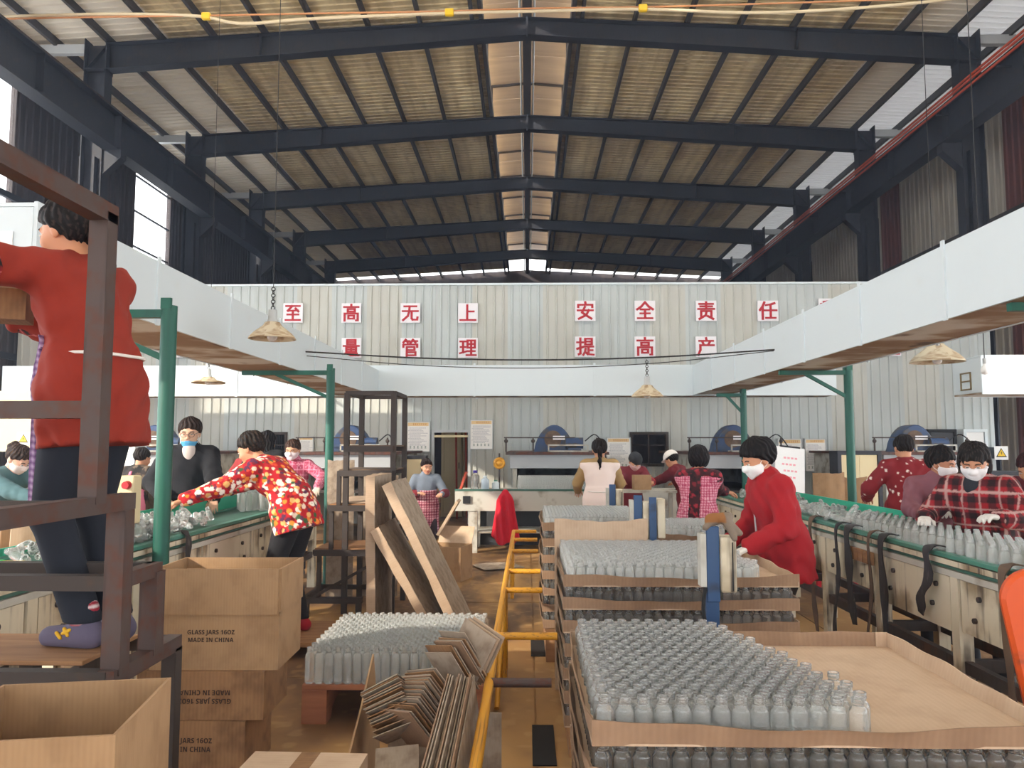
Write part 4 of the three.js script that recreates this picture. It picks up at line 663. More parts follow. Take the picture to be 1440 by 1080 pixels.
// ---- behind the left conveyor
person({ label: 'man in a black fur coat with glasses and a blue mask under his chin', pos: [-2.98, 0, -6.75], face: 18, H: 1.67, lean: 3, headYaw: -4, headPitch: 8, skin: '#d8ac90', hair: 'short', hairBig: 0.018, hairColor: '#241a16', hairColor2: '#3c2c24', glasses: true, mask: '#58a8d8', maskLow: true,
  L: hy(300, 712, 6.4), R: hy(235, 705, 6.5), top: { name: 'fur_coat', color: '#0f1016', hem: 0.3, thick: 0.029, collar: true, inner: '#c9bcb6' }, bottom: { color: '#16161a' }, headCell: 0.005 });
person({ label: 'worker in a dark mottled jacket with crossed pink apron straps, seen from behind', pos: [-4.15, 0, -8.1], face: 165, H: 1.42, lean: 14, headPitch: 16, hair: 'short', hairColor: '#1d1613', cell: 0.018, top: { print: spots('#2c2421', ['#5c4a3c', '#171414', '#6a5a4a'], 0.06, 0.7, 0.04), hem: 0.16, thick: 0.03 }, apron: { print: plain('#d87a96'), top: 0.3, drop: 0.1, back: true, bib: 0.02, thick: 0.014, edge: 0.03 }, L: V(-4.3, 0.95, -8.4), R: V(-3.95, 0.95, -8.4) });
person({ label: 'worker with tied grey brown hair stooping at the far left edge', pos: [-4.35, 0, -6.3], face: 70, H: 1.5, lean: 28, headPitch: 36, headYaw: 10, mask: '#e8d8d4', hair: 'bun', bunAt: [0, 0.06, -0.11], hairColor: '#2c2220', hairColor2: '#57463c', cell: 0.016, top: { color: '#4a6a70', hem: 0.14, thick: 0.024 }, L: V(-3.6, 0.95, -6.5), R: V(-3.7, 0.95, -6.0), skin: '#d0a28c' });
person({ label: 'woman with long black hair in a black hooded top, seen from behind', pos: [-3.1, 0, -9.05], face: 172, H: 1.6, lean: 8, headPitch: 10, hair: 'long', hairBig: 0.016, hairColor: '#0d0b0c', hairColor2: '#251c1a', cell: 0.016, top: { name: 'hooded_top', color: '#111114', hem: 0.16, thick: 0.034, collar: true }, L: V(-3.35, 0.95, -9.4), R: V(-2.8, 0.95, -9.4) });
person({ label: 'worker mostly hidden behind the floral jacket, only dark red hair and collar showing', pos: [-3.52, 0, -9.6], face: 150, H: 1.5, lean: 10, headPitch: 12, hair: 'short', hairBig: 0.02, hairColor: '#2a1614', cell: 0.02, top: { color: '#8a2626', hem: 0.14 }, L: V(-3.6, 0.95, -9.95), R: V(-3.2, 0.95, -9.95) });
person({ label: 'worker in a pink checked jacket and white mask sorting bottles at the conveyor end', pos: [-2.6, 0, -8.55], face: 6, H: 1.5, lean: 8, headYaw: -10, headPitch: 12, mask: '#eadde0', hair: 'crop', hairColor: '#33221a', hairColor2: '#5c3f2e', skin: '#cf9a78', gloves: '#d6c8ba', L: hy(445, 690, 8.2), R: hy(405, 678, 8.2), poleL: [1, -0.2, -0.2], cell: 0.012, top: { print: plaid('#a83a58', ['#d88aa0', '#d88aa0', '#e6aab8'], 0.03, 0.18), hem: 0.16, thick: 0.02, collar: true } });
// ---- by the doorway and at the back table
person({ label: 'small girl in a checked apron and grey collar by the doorway', pos: [-1.24, 0, -9.4], face: 12, H: 1.27, lean: 4, headPitch: 8, headYaw: 12, skin: '#c99478', hair: 'crop', hairColor: '#2a1c18', L: V(-1.04, 0.86, -9.16), R: V(-1.26, 0.88, -9.14), cell: 0.012, top: { color: '#6c7684', hem: 0.12, thick: 0.018, collar: true }, cuffs: plain('#6a1420'), apron: { print: gingham('#c8a4aa', '#9a4458', '#581a2c', 0.03), top: 0.14, drop: 0.4, bib: 0.2, edge: 0 }, bottom: { color: '#2a1c24' } });
person({ label: 'woman with a long ponytail and white apron at the back table, seen from behind', pos: [0.8, 0, -8.6], face: 176, H: 1.5, lean: 6, headPitch: 10, hair: 'ponytail', hairBig: 0.016, hairColor: '#120e0d', hairColor2: '#2c201c', cell: 0.013, top: { color: '#a88a5c', hem: 0.1, thick: 0.022 }, L: V(0.58, 0.9, -9.0), R: V(1.02, 0.9, -8.98), poleL: [0.6, -0.8, -0.4], poleR: [-0.6, -0.8, -0.4], apron: { print: plain('#efdcd4'), top: 0.33, drop: 0.3, full: true, back: true, edge: 0.0, tie: true }, bottom: { color: '#1c1c20' } });
person({ label: 'worker in a red sleeve jacket and dark cap bending behind a small carton', pos: [1.3, 0, -9.8], face: 10, H: 1.38, lean: 22, headPitch: 40, headYaw: 10, hair: 'short', cell: 0.018, cap: '#26272a', mask: '#c9a09a', top: { color: '#7a2630', hem: 0.12, thick: 0.024 }, cuffs: plain('#c8141e'), L: V(1.48, 1.0, -9.32), R: V(1.14, 1.0, -9.32) });
person({ label: 'worker in a dark red top and white cap stooping over the sorting table', pos: [1.95, 0, -9.75], face: -120, H: 1.4, lean: 26, headPitch: 30, headYaw: -20, hair: 'short', cell: 0.016, cap: '#efe9e2', brim: true, capBig: 0.026, top: { color: '#6c1824', hem: 0.12, thick: 0.026 }, L: V(1.6, 0.95, -10.1), R: V(1.9, 0.95, -10.2) });
person({ label: 'woman in a pink checked apron over a dark red jacket, seen from behind', pos: [1.5, 0, -6.85], face: 152, H: 1.43, lean: 9, headYaw: 20, headPitch: 10, mask: '#f0eeec', hair: 'fluffy', hairBig: 0.02, hairColor: '#120e10', hairColor2: '#2a2022', cell: 0.012, top: { print: spots('#3a0e16', ['#a02434', '#1c1014', '#7c1c2a'], 0.03, 0.6, 0.016), hem: 0.06, thick: 0.024 }, L: V(2.05, 0.95, -7.15), R: V(1.78, 0.95, -7.4), bottom: { color: '#181418' }, apron: { print: gingham('#e8b4c0', '#c8607c', '#a02c50', 0.02), top: 0.3, drop: 0.34, full: true, wrap: true, split: 0.055 } });
// ---- right side
person({ label: 'worker in a bright red zipped jacket and white mask filling the middle trays', pos: [1.47, 0, -4.62], face: -84, H: 1.49, lean: 15, headPitch: 22, headYaw: 4, skin: '#c48a68', mask: '#eef0f0', hair: 'short', hairBig: 0.024, hairColor: '#0e0b0c', hairColor2: '#221a1a', gloves: '#e2ded6', L: hy(1040, 776, 4.35), R: hy(1020, 770, 4.75), poleL: [0.5, -0.8, -0.5], cell: 0.0115, headCell: 0.0045, handCell: 0.0045, fat: 1.12, top: { color: '#9c0a18', fold: 0.008, hem: 0.19, thick: 0.026, collar: true, zip: true, flare: 0.35 }, bottom: { print: spots('#1a1416', ['#3a2a2c', '#4a3836'], 0.05, 0.4, 0.02) } });
person({ label: 'worker in a dark red jacket with white dots, seen from behind', pos: [3.42, 0, -7.05], face: 172, H: 1.53, lean: 6, headPitch: 14, hair: 'short', hairColor: '#16110f', cell: 0.0115, fat: 1.08, top: { print: spots('#7c0f1a', ['#e6d6cc'], 0.046, 0.75, 0.0105), hem: 0.2, thick: 0.026, cell: 0.009, flare: 0.3 }, L: V(3.2, 0.93, -7.4), R: V(3.64, 0.95, -7.4), poleL: [0.8, -0.7, -0.3], poleR: [-0.8, -0.7, -0.3] });
person({ label: 'worker in a mauve jacket and white mask turned aside behind the plaid jacket', pos: [2.88, 0, -5.5], face: -30, H: 1.44, lean: 18, headYaw: 66, headPitch: 14, mask: '#ece8ea', hair: 'short', hairBig: 0.02, hairColor: '#120e0e', skin: '#b98062', cell: 0.013, gloves: '#ddd8d0', top: { color: '#84525c', hem: 0.15, thick: 0.024, collar: true }, L: hy(1335, 720, 5.1), R: hy(1300, 728, 5.1) });
person({ label: 'worker in a red plaid jacket with white mask and gloves at the right conveyor', pos: [2.8, 0, -4.85], face: -52, H: 1.47, lean: 14, headYaw: 16, headPitch: 24, mask: '#eceaec', hair: 'bob', hairBig: 0.016, fringe: 0.085, hairColor: '#1a1716', hairColor2: '#3a3230', skin: '#c28a6a', gloves: '#dcd8d2', cell: 0.0105, headCell: 0.0045, handCell: 0.0045, fat: 1.12, top: { print: plaid('#9c1822', ['#56121a', '#b8928c', '#22090e'], 0.1, 0.4), hem: 0.16, thick: 0.026, collar: true, inner: '#23262e', cell: 0.009 }, L: hy(1392, 726, 4.5), R: hy(1300, 730, 4.75) });
person({ label: 'worker in a maroon top half hidden behind the plaid jacket at the right edge', pos: [3.86, 0, -5.9], face: -60, H: 1.42, lean: 24, headPitch: 30, hair: 'short', hairColor: '#2a1214', hairColor2: '#4a1c20', cell: 0.018, top: { color: '#571420', hem: 0.14, thick: 0.03 }, L: V(3.3, 0.95, -5.8), R: V(3.4, 0.95, -6.2) });

// ================================================================ glass bottles
const SMALL = lathe([[0, 0.004], [0.019, 0], [0.0222, 0.004], [0.0222, 0.066], [0.0205, 0.072], [0.017, 0.077], [0.0136, 0.08], [0.0134, 0.086], [0.0152, 0.0866], [0.0152, 0.0915], [0.014, 0.093], [0.0152, 0.0945], [0.0148, 0.0995], [0.012, 0.0995], [0.0116, 0.086]], 14);
const TALL = lathe([[0, 0.004], [0.021, 0], [0.0242, 0.005], [0.0242, 0.138], [0.022, 0.147], [0.0165, 0.156], [0.0135, 0.162], [0.0132, 0.17], [0.0152, 0.171], [0.0152, 0.176], [0.014, 0.178], [0.0152, 0.18], [0.0146, 0.185], [0.0115, 0.185], [0.0112, 0.168]], 14);
const moreSmall = [], moreTall = [], lowSmall = [];
function bottle(kind, p, label, group, rot) {
  const m = shade(new THREE.Mesh(kind === 'tall' ? TALL : SMALL, kind === 'tall' ? M.dustyGlass : kind === 'low' ? M.clearGlass : M.glass)); m.name = numbered(kind === 'tall' ? 'tall_glass_bottle' : 'glass_bottle'); m.position.copy(p); if (rot) m.rotation.set(...rot); else m.rotation.y = rand() * 6; scene.add(m);
  return tag(m, label, 'bottle', group);
}
const also = (list, x, y, z, rot) => list.push(new THREE.Matrix4().compose(V(x, y, z), new THREE.Quaternion().setFromEuler(rot ? new THREE.Euler(...rot) : new THREE.Euler(0, rand() * 6, 0)), V(1, 1, 1)));
const PITCH = 0.0462, ROW = 0.0402;
function packed(x0, x1, z0, z1, put, pitch = PITCH, row = ROW) { let r = 0; for (let z = z0; z > z1; z -= row, r++) { let k = 0; for (let x = x0 + (r % 2) * pitch / 2; x < x1; x += pitch, k++) put(x, z, r, k); } return r; }

// ================================================================ stacks of cardboard trays
const wavy = (len, h, th, bow, seed) => {                            // a thin board wall that bellies and dips a little
  const g = new THREE.BoxGeometry(len, h, th, 22, 2, 1), p = g.attributes.position, r = rng(seed), a = r() * 6, b = r() * 6, c = bow * (0.5 + r());
  for (let i = 0; i < p.count; i++) { const t = p.getX(i) / len, u = p.getY(i) / h + 0.5, e = 1 - 4 * t * t; p.setZ(i, p.getZ(i) + e * u * c + 0.002 * Math.sin(t * 17 + a)); if (u > 0.9) p.setY(i, p.getY(i) + 0.004 * Math.sin(t * 7 + a) + 0.0025 * Math.sin(t * 23 + b) - e * 0.011); }
  g.computeVertexNormals(); return metreUV(g);
};
function tray(label, w, d, pos, seed, group, wallH = 0.056, mat = M.cardTray) {
  const t = thing('cardboard_tray', label, 'tray', pos, 0, group), T = 0.005;
  part('tray_floor', span(0, w, 0, T, -d, 0), M.cardPale, t);
  part('front_wall', wavy(w, wallH, T, 0.016, seed), mat, t).position.set(w / 2, wallH / 2, -T / 2);
  const bk = part('back_wall', wavy(w, wallH, T, 0.01, seed + 1), mat, t); bk.position.set(w / 2, wallH / 2, -d + T / 2); bk.rotation.y = Math.PI;
  const l = part('side_wall', wavy(d, wallH, T, 0.014, seed + 2), mat, t); l.rotation.y = -Math.PI / 2; l.position.set(T / 2, wallH / 2, -d / 2);
  const r = part('side_wall', wavy(d, wallH, T, 0.01, seed + 3), M.cardPale, t); r.rotation.y = Math.PI / 2; r.position.set(w - T / 2, wallH / 2, -d / 2);
  for (const [x, s] of [[0.02, 1], [w - 0.02, -1]]) part('corner_fold', span(x - 0.02, x + 0.02, 0.004, wallH * 0.96, -d + T, -d + T + 0.004), M.cardPale, t);
  return t;
}
const nth = ['topmost', 'second', 'third', 'fourth', 'fifth', 'sixth', 'lowest'];
function trayStack(which, x, z, w, d, rim, n, fill) {
  const gap = 0.107;
  for (let i = 0; i < n; i++) {
    const y = rim - 0.056 - i * gap, j = i ? (rand() - 0.5) * 0.012 : 0;
    tray(`${i === n - 1 ? 'lowest' : nth[i]} tan cardboard tray of the ${which}`, w, d, [x + j, y, z + j * 0.5], 50 + i * 7 + Math.round(x * 90) + Math.round(-z * 10), 'trays in the ' + which);
    if (i) { for (let r = 0; r < 2; r++) for (let u = 0.028 + (r % 2) * 0.023; u < w - 0.02; u += PITCH) if (!(fill.front && i === 1 && r === 0 && fill.front(x + u, y + 0.006, z - 0.03 - r * ROW))) also(lowSmall, x + u, y + 0.006, z - 0.03 - r * ROW); for (let v = 0.03 + 2 * ROW; v < d - 0.03; v += ROW) also(lowSmall, x + 0.03, y + 0.006, z - v); }
  }
  const base = rim - 0.056 - (n - 1) * gap, p = thing('pallet', `wooden pallet under the ${which}`, 'pallet', [x, 0, z]);
  for (let k = 0; k < 3; k++) part('runner', span(0.02 + k * (w - 0.14) / 2, 0.12 + k * (w - 0.14) / 2, 0, base - 0.02, -d + 0.02, -0.02), M.wood, p);
  for (let k = 0; k < 7; k++) part('board', span(0.01, w - 0.01, base - 0.02, base - 0.002, -0.01 - k * d / 7, -0.01 - k * d / 7 - d / 9), M.wood, p);
  return rim - 0.05;
}
{ // nearest stack, half filled
  const x = 0.15, z = -1.87, w = 1.1, d = 0.9;
  const y = trayStack('front tray stack', x, z, w, d, 0.8, 7, { front: (a, b, c) => (bottle('low', V(a, b, c), 'clear glass bottle showing through the gap of the second front tray', 'bottles in the second front tray'), true) });
  const n = []; packed(x + 0.034, x + w - 0.03, z - 0.032, z - d + 0.03, (bx, bz, r, k) => { const lim = [14, 14, 14, 14, 13, 14, 13, 13, 13, 12, 13, 12, 12, 11, 12, 11, 11, 10, 11, 10, 10][r] ?? 9; if (k < lim) bottle('small', V(bx + (rand() - 0.5) * 0.004, y, bz + (rand() - 0.5) * 0.004), 'clear glass bottle standing upright in the half filled front tray', 'bottles in the front tray'); });
}
{ const y = trayStack('middle tray stack', 0.17, -3.68, 1.1, 0.95, 0.84, 7, {}); packed(0.205, 1.12, -3.715, -4.6, (x, z) => { if (x < 1.12 - 0.1 * Math.sin(z * 9) ** 2) also(moreSmall, x, y, z); }); }
{ const y = trayStack('far left tray stack', 0.1, -5.25, 0.7, 0.9, 0.925, 7, {}); packed(0.135, 0.77, -5.285, -6.12, (x, z) => also(moreSmall, x, y, z)); }
{ const y = trayStack('far right tray stack', 0.86, -4.95, 0.42, 0.62, 0.885, 7, {}); packed(0.895, 1.25, -4.985, -5.54, (x, z) => also(moreSmall, x, y, z)); }
single('cardboard_sheet', wavy(0.56, 1.0, 0.006, 0.01, 5).translate(0.44, 0.502, -4.69), M.cardPale, 'pale cardboard sheet standing upright behind the middle tray stack', 'cardboard');

// pallet of tall bottles on the left
{
  const x0 = -1.18, z0 = -4.1, w = 0.95, d = 0.88, y = 0.2;
  const p = thing('pallet', 'low reddish wooden pallet under the tall bottles', 'pallet', [x0, 0, z0]);
  part('deck', span(0, w, y - 0.028, y, -d, 0, 0.004), M.woodRed, p);
  for (const k of [0, (w - 0.13) / 2, w - 0.13]) part('runner', plate([[-d, 0.0], [-d, y - 0.028], [0, y - 0.028], [0, 0.0], [-0.1, 0.0], [-0.13, 0.05], [-0.2, 0.07], [-d + 0.2, 0.07], [-d + 0.13, 0.05], [-d + 0.1, 0]], 0.13).rotateY(-Math.PI / 2).translate(k + 0.065, 0, 0), M.woodRed, p);
  let n = 0; packed(x0 + 0.03, x0 + w - 0.02, z0 - 0.03, z0 - d + 0.02, (x, z) => { if (n++ < 300) bottle('tall', V(x, y, z), 'tall clear bottle standing in close rows on the left pallet', 'tall bottles on the left pallet'); else also(moreTall, x, y, z); }, 0.0502, 0.0436);
}

// ================================================================ conveyors
const strip = (pts, w, th = 0.006) => {                               // a strap that follows pts, w wide along z
  const c = new THREE.CatmullRomCurve3(pts), n = 26, P = [], I = [];
  for (let i = 0; i <= n; i++) { const p = c.getPoint(i / n), t = c.getTangent(i / n), q = V(0, 0, 1).addScaledVector(t, -t.z).normalize(), m = t.clone().cross(q), ww = w * (0.8 + 0.25 * Math.sin(i * 0.9)); for (const [a, b] of [[-1, 0], [1, 0], [1, 1], [-1, 1]]) { const v = p.clone().addScaledVector(q, a * ww / 2).addScaledVector(m, b * th); P.push(v.x, v.y, v.z); } }
  for (let i = 0; i < n; i++) for (let k = 0; k < 4; k++) { const a = i * 4 + k, b = i * 4 + (k + 1) % 4; I.push(a, b, b + 4, a, b + 4, a + 4); }
  const g = new THREE.BufferGeometry(); g.setAttribute('position', new THREE.BufferAttribute(new Float32Array(P), 3)); g.setIndex(I); g.computeVertexNormals(); return metreUV(g);
};
function conveyor(s, za, zb, label) {
  const t = thing('conveyor', label, 'conveyor'), xi = 2.18, xo = s > 0 ? 2.6 : 2.68, Y = 0.87, X = (a, b, ...r) => span(s * a, s * b, ...r);
  part('belt', X(xi + 0.05, xo - 0.05, Y - 0.02, Y, za, zb), M.belt, t);
  for (const [a, b] of [[xi, xi + 0.05], [xo - 0.05, xo]]) { part('edge_rail', X(a, b, Y - 0.012, Y + 0.012, za, zb, 0.005), M.greenPlastic, t); part('guide_rail', X(a + 0.005, b - 0.005, Y - 0.046, Y - 0.018, za, zb), M.dirtyWhite, t); part('lower_rail', X(a + 0.012, b - 0.012, Y - 0.064, Y - 0.05, za, zb), M.belt, t); part('chain_rail', X(a, b, Y - 0.1, Y - 0.068, za, zb), M.machine, t); }
  const n = Math.round(Math.abs(zb - za) / 0.92);
  for (let i = 0; i < n; i++) {
    const p = za + (zb - za) * i / n, q = za + (zb - za) * (i + 1) / n, dz = Math.sign(zb - za) * 0.05;
    const f = part('side_panel', X(xi + 0.006, xi + 0.03, Y - 0.34 - (i % 3) * 0.02, Y - 0.104, p + dz, q - dz), M.dirtyWhite, t);
    for (const [u, y] of [[0.2, 0.16], [0.25, 0.27], [0.75, 0.17], [0.8, 0.28]]) part('bolt', new THREE.CylinderGeometry(0.014, 0.014, 0.02, 8).rotateZ(Math.PI / 2).translate(s * (xi + 0.002), Y - y, mix(p, q, u)), M.oldSteel, f);
    part('side_panel', X(xo - 0.03, xo - 0.006, Y - 0.34, Y - 0.104, p + dz, q - dz), M.dirtyWhite, t);
    for (const [a, b] of [[xi, xi + 0.07], [xo - 0.07, xo]]) part('leg', X(a, b, 0, Y - 0.1, q + 0.035, q - 0.035), M.dirtyWhite, t);
    part('cross_bar', X(xi + 0.07, xo - 0.07, 0.3, 0.36, q + 0.02, q - 0.02), M.oldSteel, t);
  }
  part('back_guard', X(xo, xo + 0.012, Y - 0.03, Y + 0.05, za, -5.3), M.turquoise, t); part('back_guard', X(xo, xo + 0.012, Y - 0.03, Y + 0.12, -5.3, zb), M.turquoise, t);
  part('stringer', [X(xi + 0.02, xi + 0.06, 0.3, 0.36, za, zb)], M.oldSteel, t); part('stringer', [X(xo - 0.06, xo - 0.02, 0.3, 0.36, za, zb)], M.oldSteel, t);
  part('return_pan', X(xi + 0.07, xo - 0.07, 0.52, 0.56, za, zb), M.oldSteel, t);
  return t;
}
conveyor(-1, -2.5, -7.95, 'left conveyor with green belt and stained pale side panels');
const convR = conveyor(1, -2.3, -9.3, 'right conveyor with green belt and stained pale side panels');
part('wood_slat', [0, 1, 2, 3, 4].map((i) => span(2.16, 2.178, 0.69, 0.77, -4.95 - i * 0.07, -5.01 - i * 0.07, 0.003)), M.wood, convR).userData.kind = 'stuff';
// straps hung over the right conveyor's side, straight black belts
const straps = [[3.42, 0.06, 0.95, 'broad black strap hanging nearest on the right conveyor side'], [3.58, 0.075, 0.8, 'grey torn strap hanging beside the broad black one on the right conveyor'], [4.25, 0.09, 0.34, 'short torn dark strap on the pale panel of the right conveyor'], [4.78, 0.1, 0.85, 'long black strap doubled over the right conveyor edge near the wood slats'], [4.95, 0.045, 0.95, 'thin pale strap hanging beside the doubled black strap'], [5.28, 0.12, 0.6, 'wide black strap bunched on the right conveyor side'], [5.46, 0.06, 0.9, 'narrow black strap trailing low on the right conveyor side'], [5.95, 0.09, 0.8, 'black strap hanging at the right conveyor near the red jacket worker']];
straps.forEach(([d, w, L, label], i) => single('strap', strip([V(2.24, 0.9, -d), V(2.19, 0.905, -d), V(2.155, 0.88, -d - 0.005), V(2.148, 0.87 - L * 0.35, -d + 0.02), V(2.14, 0.87 - L * 0.7, -d + 0.05 * (i % 2 ? 1 : -1)), V(2.15, Math.max(0.02, 0.87 - L), -d + 0.08 * (i % 2 ? 1 : -1))], w), i % 3 === 1 ? M.dustBrown : M.strap, label, 'strap', 'straps over the right conveyor'));
[[4.9, 0.08, 'black plastic rag hanging from the left conveyor beside the floral jacket'], [4.6, 0.05, 'dark rag hanging from the left conveyor by the green post'], [3.1, 0.09, 'dark torn rag hanging from the left conveyor below the step platform']].forEach(([d, w, label]) => single('rag', strip([V(-2.24, 0.9, -d), V(-2.19, 0.905, -d), V(-2.155, 0.87, -d), V(-2.15, 0.7, -d + 0.01), V(-2.145, 0.5, -d + 0.03)], w), M.strap, label, 'rag', 'rags on the left conveyor'));
// bottles on the conveyors
packed(2.25, 2.55, -3.35, -5.6, (x, z, r, k) => { if (rand() < 0.2) return; const p = V(x, 0.87, z); if (r < 5 && k < 6) bottle('small', p, 'clear glass bottle standing on the near end of the right conveyor belt', 'bottles on the right conveyor'); else also(moreSmall, x, 0.87, z); }, 0.05, 0.047);
for (let i = 0; i < 150; i++) also(moreSmall, 2.24 + rand() * 0.3, 0.895 + rand() * 0.04, -5.4 - rand() * 3, [Math.PI / 2 * (0.8 + rand() * 0.4), rand() * 6, rand()]);
for (let i = 0; i < 170; i++) also(moreSmall, -2.24 - rand() * 0.36, 0.895 + Math.abs(rand() + rand() - 1) * 0.07, -3.9 - rand() * 1.6, [Math.PI / 2 * (0.6 + rand() * 0.6), rand() * 6, rand()]);
for (let i = 0; i < 26; i++) also(moreSmall, -2.25 - rand() * 0.3, 0.893, -2.9 - rand() * 0.8, [Math.PI / 2, rand() * 6, rand()]);
packed(-2.6, -2.26, -6.7, -7.8, (x, z) => { if (rand() < 0.55) also(moreTall, x, 0.87, z); }, 0.06, 0.06);
{ // parcel on the left conveyor
  const t = thing('parcel', 'yellow parcel bound with green tape lying on the left conveyor', 'parcel', [-2.29, 0.888, -3.3]); part('packet', box(0.2, 0.055, 0.16, 0, 0.0275, 0, 0.012), M.yellowPlastic, t); part('tape', [span(-0.025, -0.005, -0.001, 0.057, -0.082, 0.082)], std({ color: 0x20b850, roughness: 0.4 }), t);
}
single('red_sack', netMesh([ell(V(0, 0.16, 0), [0.13, 0.17, 0.12], null, 0.05), ell(V(0.01, 0.33, 0), [0.06, 0.1, 0.06], null, 0.06), cut((x, y) => -y)], 0.014, plain('#b5121f')).translate(-2.46, 0.872, -4.36), cloth, 'red cloth sack standing on the left conveyor behind the step platform', 'sack');
single('red_tub', [lathe([[0, 0.005], [0.14, 0], [0.17, 0.2], [0.18, 0.2], [0.18, 0.21], [0.165, 0.21], [0.135, 0.015], [0, 0.012]], 28).translate(3.05, 0.46, -7.6), span(2.85, 3.25, 0.4, 0.457, -7.8, -7.4), ...[[2.87, -7.42], [3.23, -7.42], [2.87, -7.78], [3.23, -7.78]].map(([x, z]) => span(x - 0.02, x + 0.02, 0, 0.4, z - 0.02, z + 0.02))], M.red, 'red tub on a red stand behind the right green post', 'tub');

// control posts with blue channels
function controlPost(x, z, top, label, twin) {
  const t = thing('control_post', label, 'control box', [x, 0, z], 0, 'blue control posts');
  part('post', [span(-0.025, 0.025, 0, top - 0.04, -0.03, 0.011)], M.blue, t);
  part('channel', span(-0.026, 0.026, top - 0.3, top, 0.012, 0.03, 0.004), M.blue, t);
  part('back_plate', span(-0.05, -0.027, top - 0.24, top - 0.03, -0.03, 0.028), M.machine, t);
  const b = part('switch_box', box(0.062, 0.22, 0.1, 0.058, top - 0.15, 0, 0.008), M.dirtyWhite, t); part('seam', span(0.07, 0.074, top - 0.25, top - 0.06, 0.05, 0.054), M.black, b);
  if (twin) { part('channel', span(0.062, 0.105, top - 0.3, top - 0.01, 0.052, 0.066), M.blue, t); part('post', span(0.066, 0.1, 0, top - 0.28, -0.02, 0.05), M.blue, t); part('switch_box', box(0.05, 0.24, 0.1, 0.137, top - 0.14, 0, 0.008), M.dirtyWhite, t); }
  part('conduit', tube([V(-0.034, top - 0.24, 0.03), V(-0.045, top - 0.32, 0.035), V(-0.036, top - 0.4, 0.03), V(-0.036, 0.04, 0.03)], 0.008, 30, 6), M.black, t);
}
controlPost(0.745, -3.18, 1.12, 'blue and white control post between the front and middle tray stacks');
controlPost(0.675, -4.79, 1.14, 'blue twin control post between the middle and far tray stacks', true);
controlPost(0.7, -6.45, 1.12, 'blue control post farthest back beside the white apron woman');
single('work_glove', netMesh([cap(V(-0.02, 0, 0), V(0.05, 0.012, 0.0), 0.024, 0.02, 0.02), cap(V(0.04, 0.0, 0.01), V(0.085, -0.05, 0.04), 0.016, 0.013, 0.02), cap(V(0.03, 0.0, 0.03), V(0.06, -0.07, 0.056), 0.014, 0.012, 0.02), cap(V(-0.01, 0, 0), V(-0.05, -0.03, 0.03), 0.018, 0.012, 0.02)], 0.006, (x, y) => C(y > -0.01 && x < 0.03 ? '#8a5a30' : '#77695c')).translate(0.765, 1.145, -3.18), cloth, 'dirty brown work glove lying on top of the front control post', 'glove');
{ // left panel with a red button, standing on the conveyor edge
  const t = thing('button_box', 'cream button box with a red button on a blue bracket, left conveyor', 'control box', [-2.19, 0.89, -4.2]);
  part('bracket', [span(-0.075, -0.05, 0.16, 0.36, -0.02, 0.02), span(-0.075, 0.0, 0, 0.17, -0.015, 0.015)], std({ color: 0x2f7fa8, roughness: 0.5 }), t);
  part('box', box(0.1, 0.26, 0.09, 0.005, 0.26, 0, 0.01), M.cream, t); part('button', new THREE.CylinderGeometry(0.02, 0.024, 0.03, 16).rotateX(Math.PI / 2).translate(0.02, 0.34, 0.058), M.redPaint, t);
}
// yellow guard frame along the trays
{
  const t = thing('guard_frame', 'low yellow tubular guard frame along the left of the tray stacks', 'guard rail'), y = 0.536, r = 0.019, x = -0.15;
  part('rail', rod(V(x, y, -2.0), V(x, y, -8.2), r, 12), M.yellow, t);
  [3.04, 3.76, 4.92, 5.65, 6.7, 7.5, 8.2].forEach((d, i) => part('rung', rod(V(x, y, -d), V(d < 4.7 && d > 3.6 ? 0.14 : 0.09, y, -d), 0.018, 12), i ? M.yellow : M.rustSteel, t));
  for (const d of [2.1, 4.92, 5.1, 7.4, 7.6]) part('leg', rod(V(x, 0, -d), V(x, y, -d), r, 12), M.yellow, t);
  part('brace', rod(V(x, y, -4.92), V(x - 0.02, 0.02, -4.3), 0.015, 10), M.yellow, t);
}
[[0.1, -3.6, 0.5, 'black sunken floor plate nearest, beside the front tray stack'], [0.1, -5.4, 0.6, 'black sunken floor plate farther back beside the yellow guard']].forEach(([x, z, l, label]) => single('floor_plate', span(x - 0.08, x + 0.03, 0.001, 0.006, z, z - l), M.pit, label, 'floor plate', 'black floor plates'));

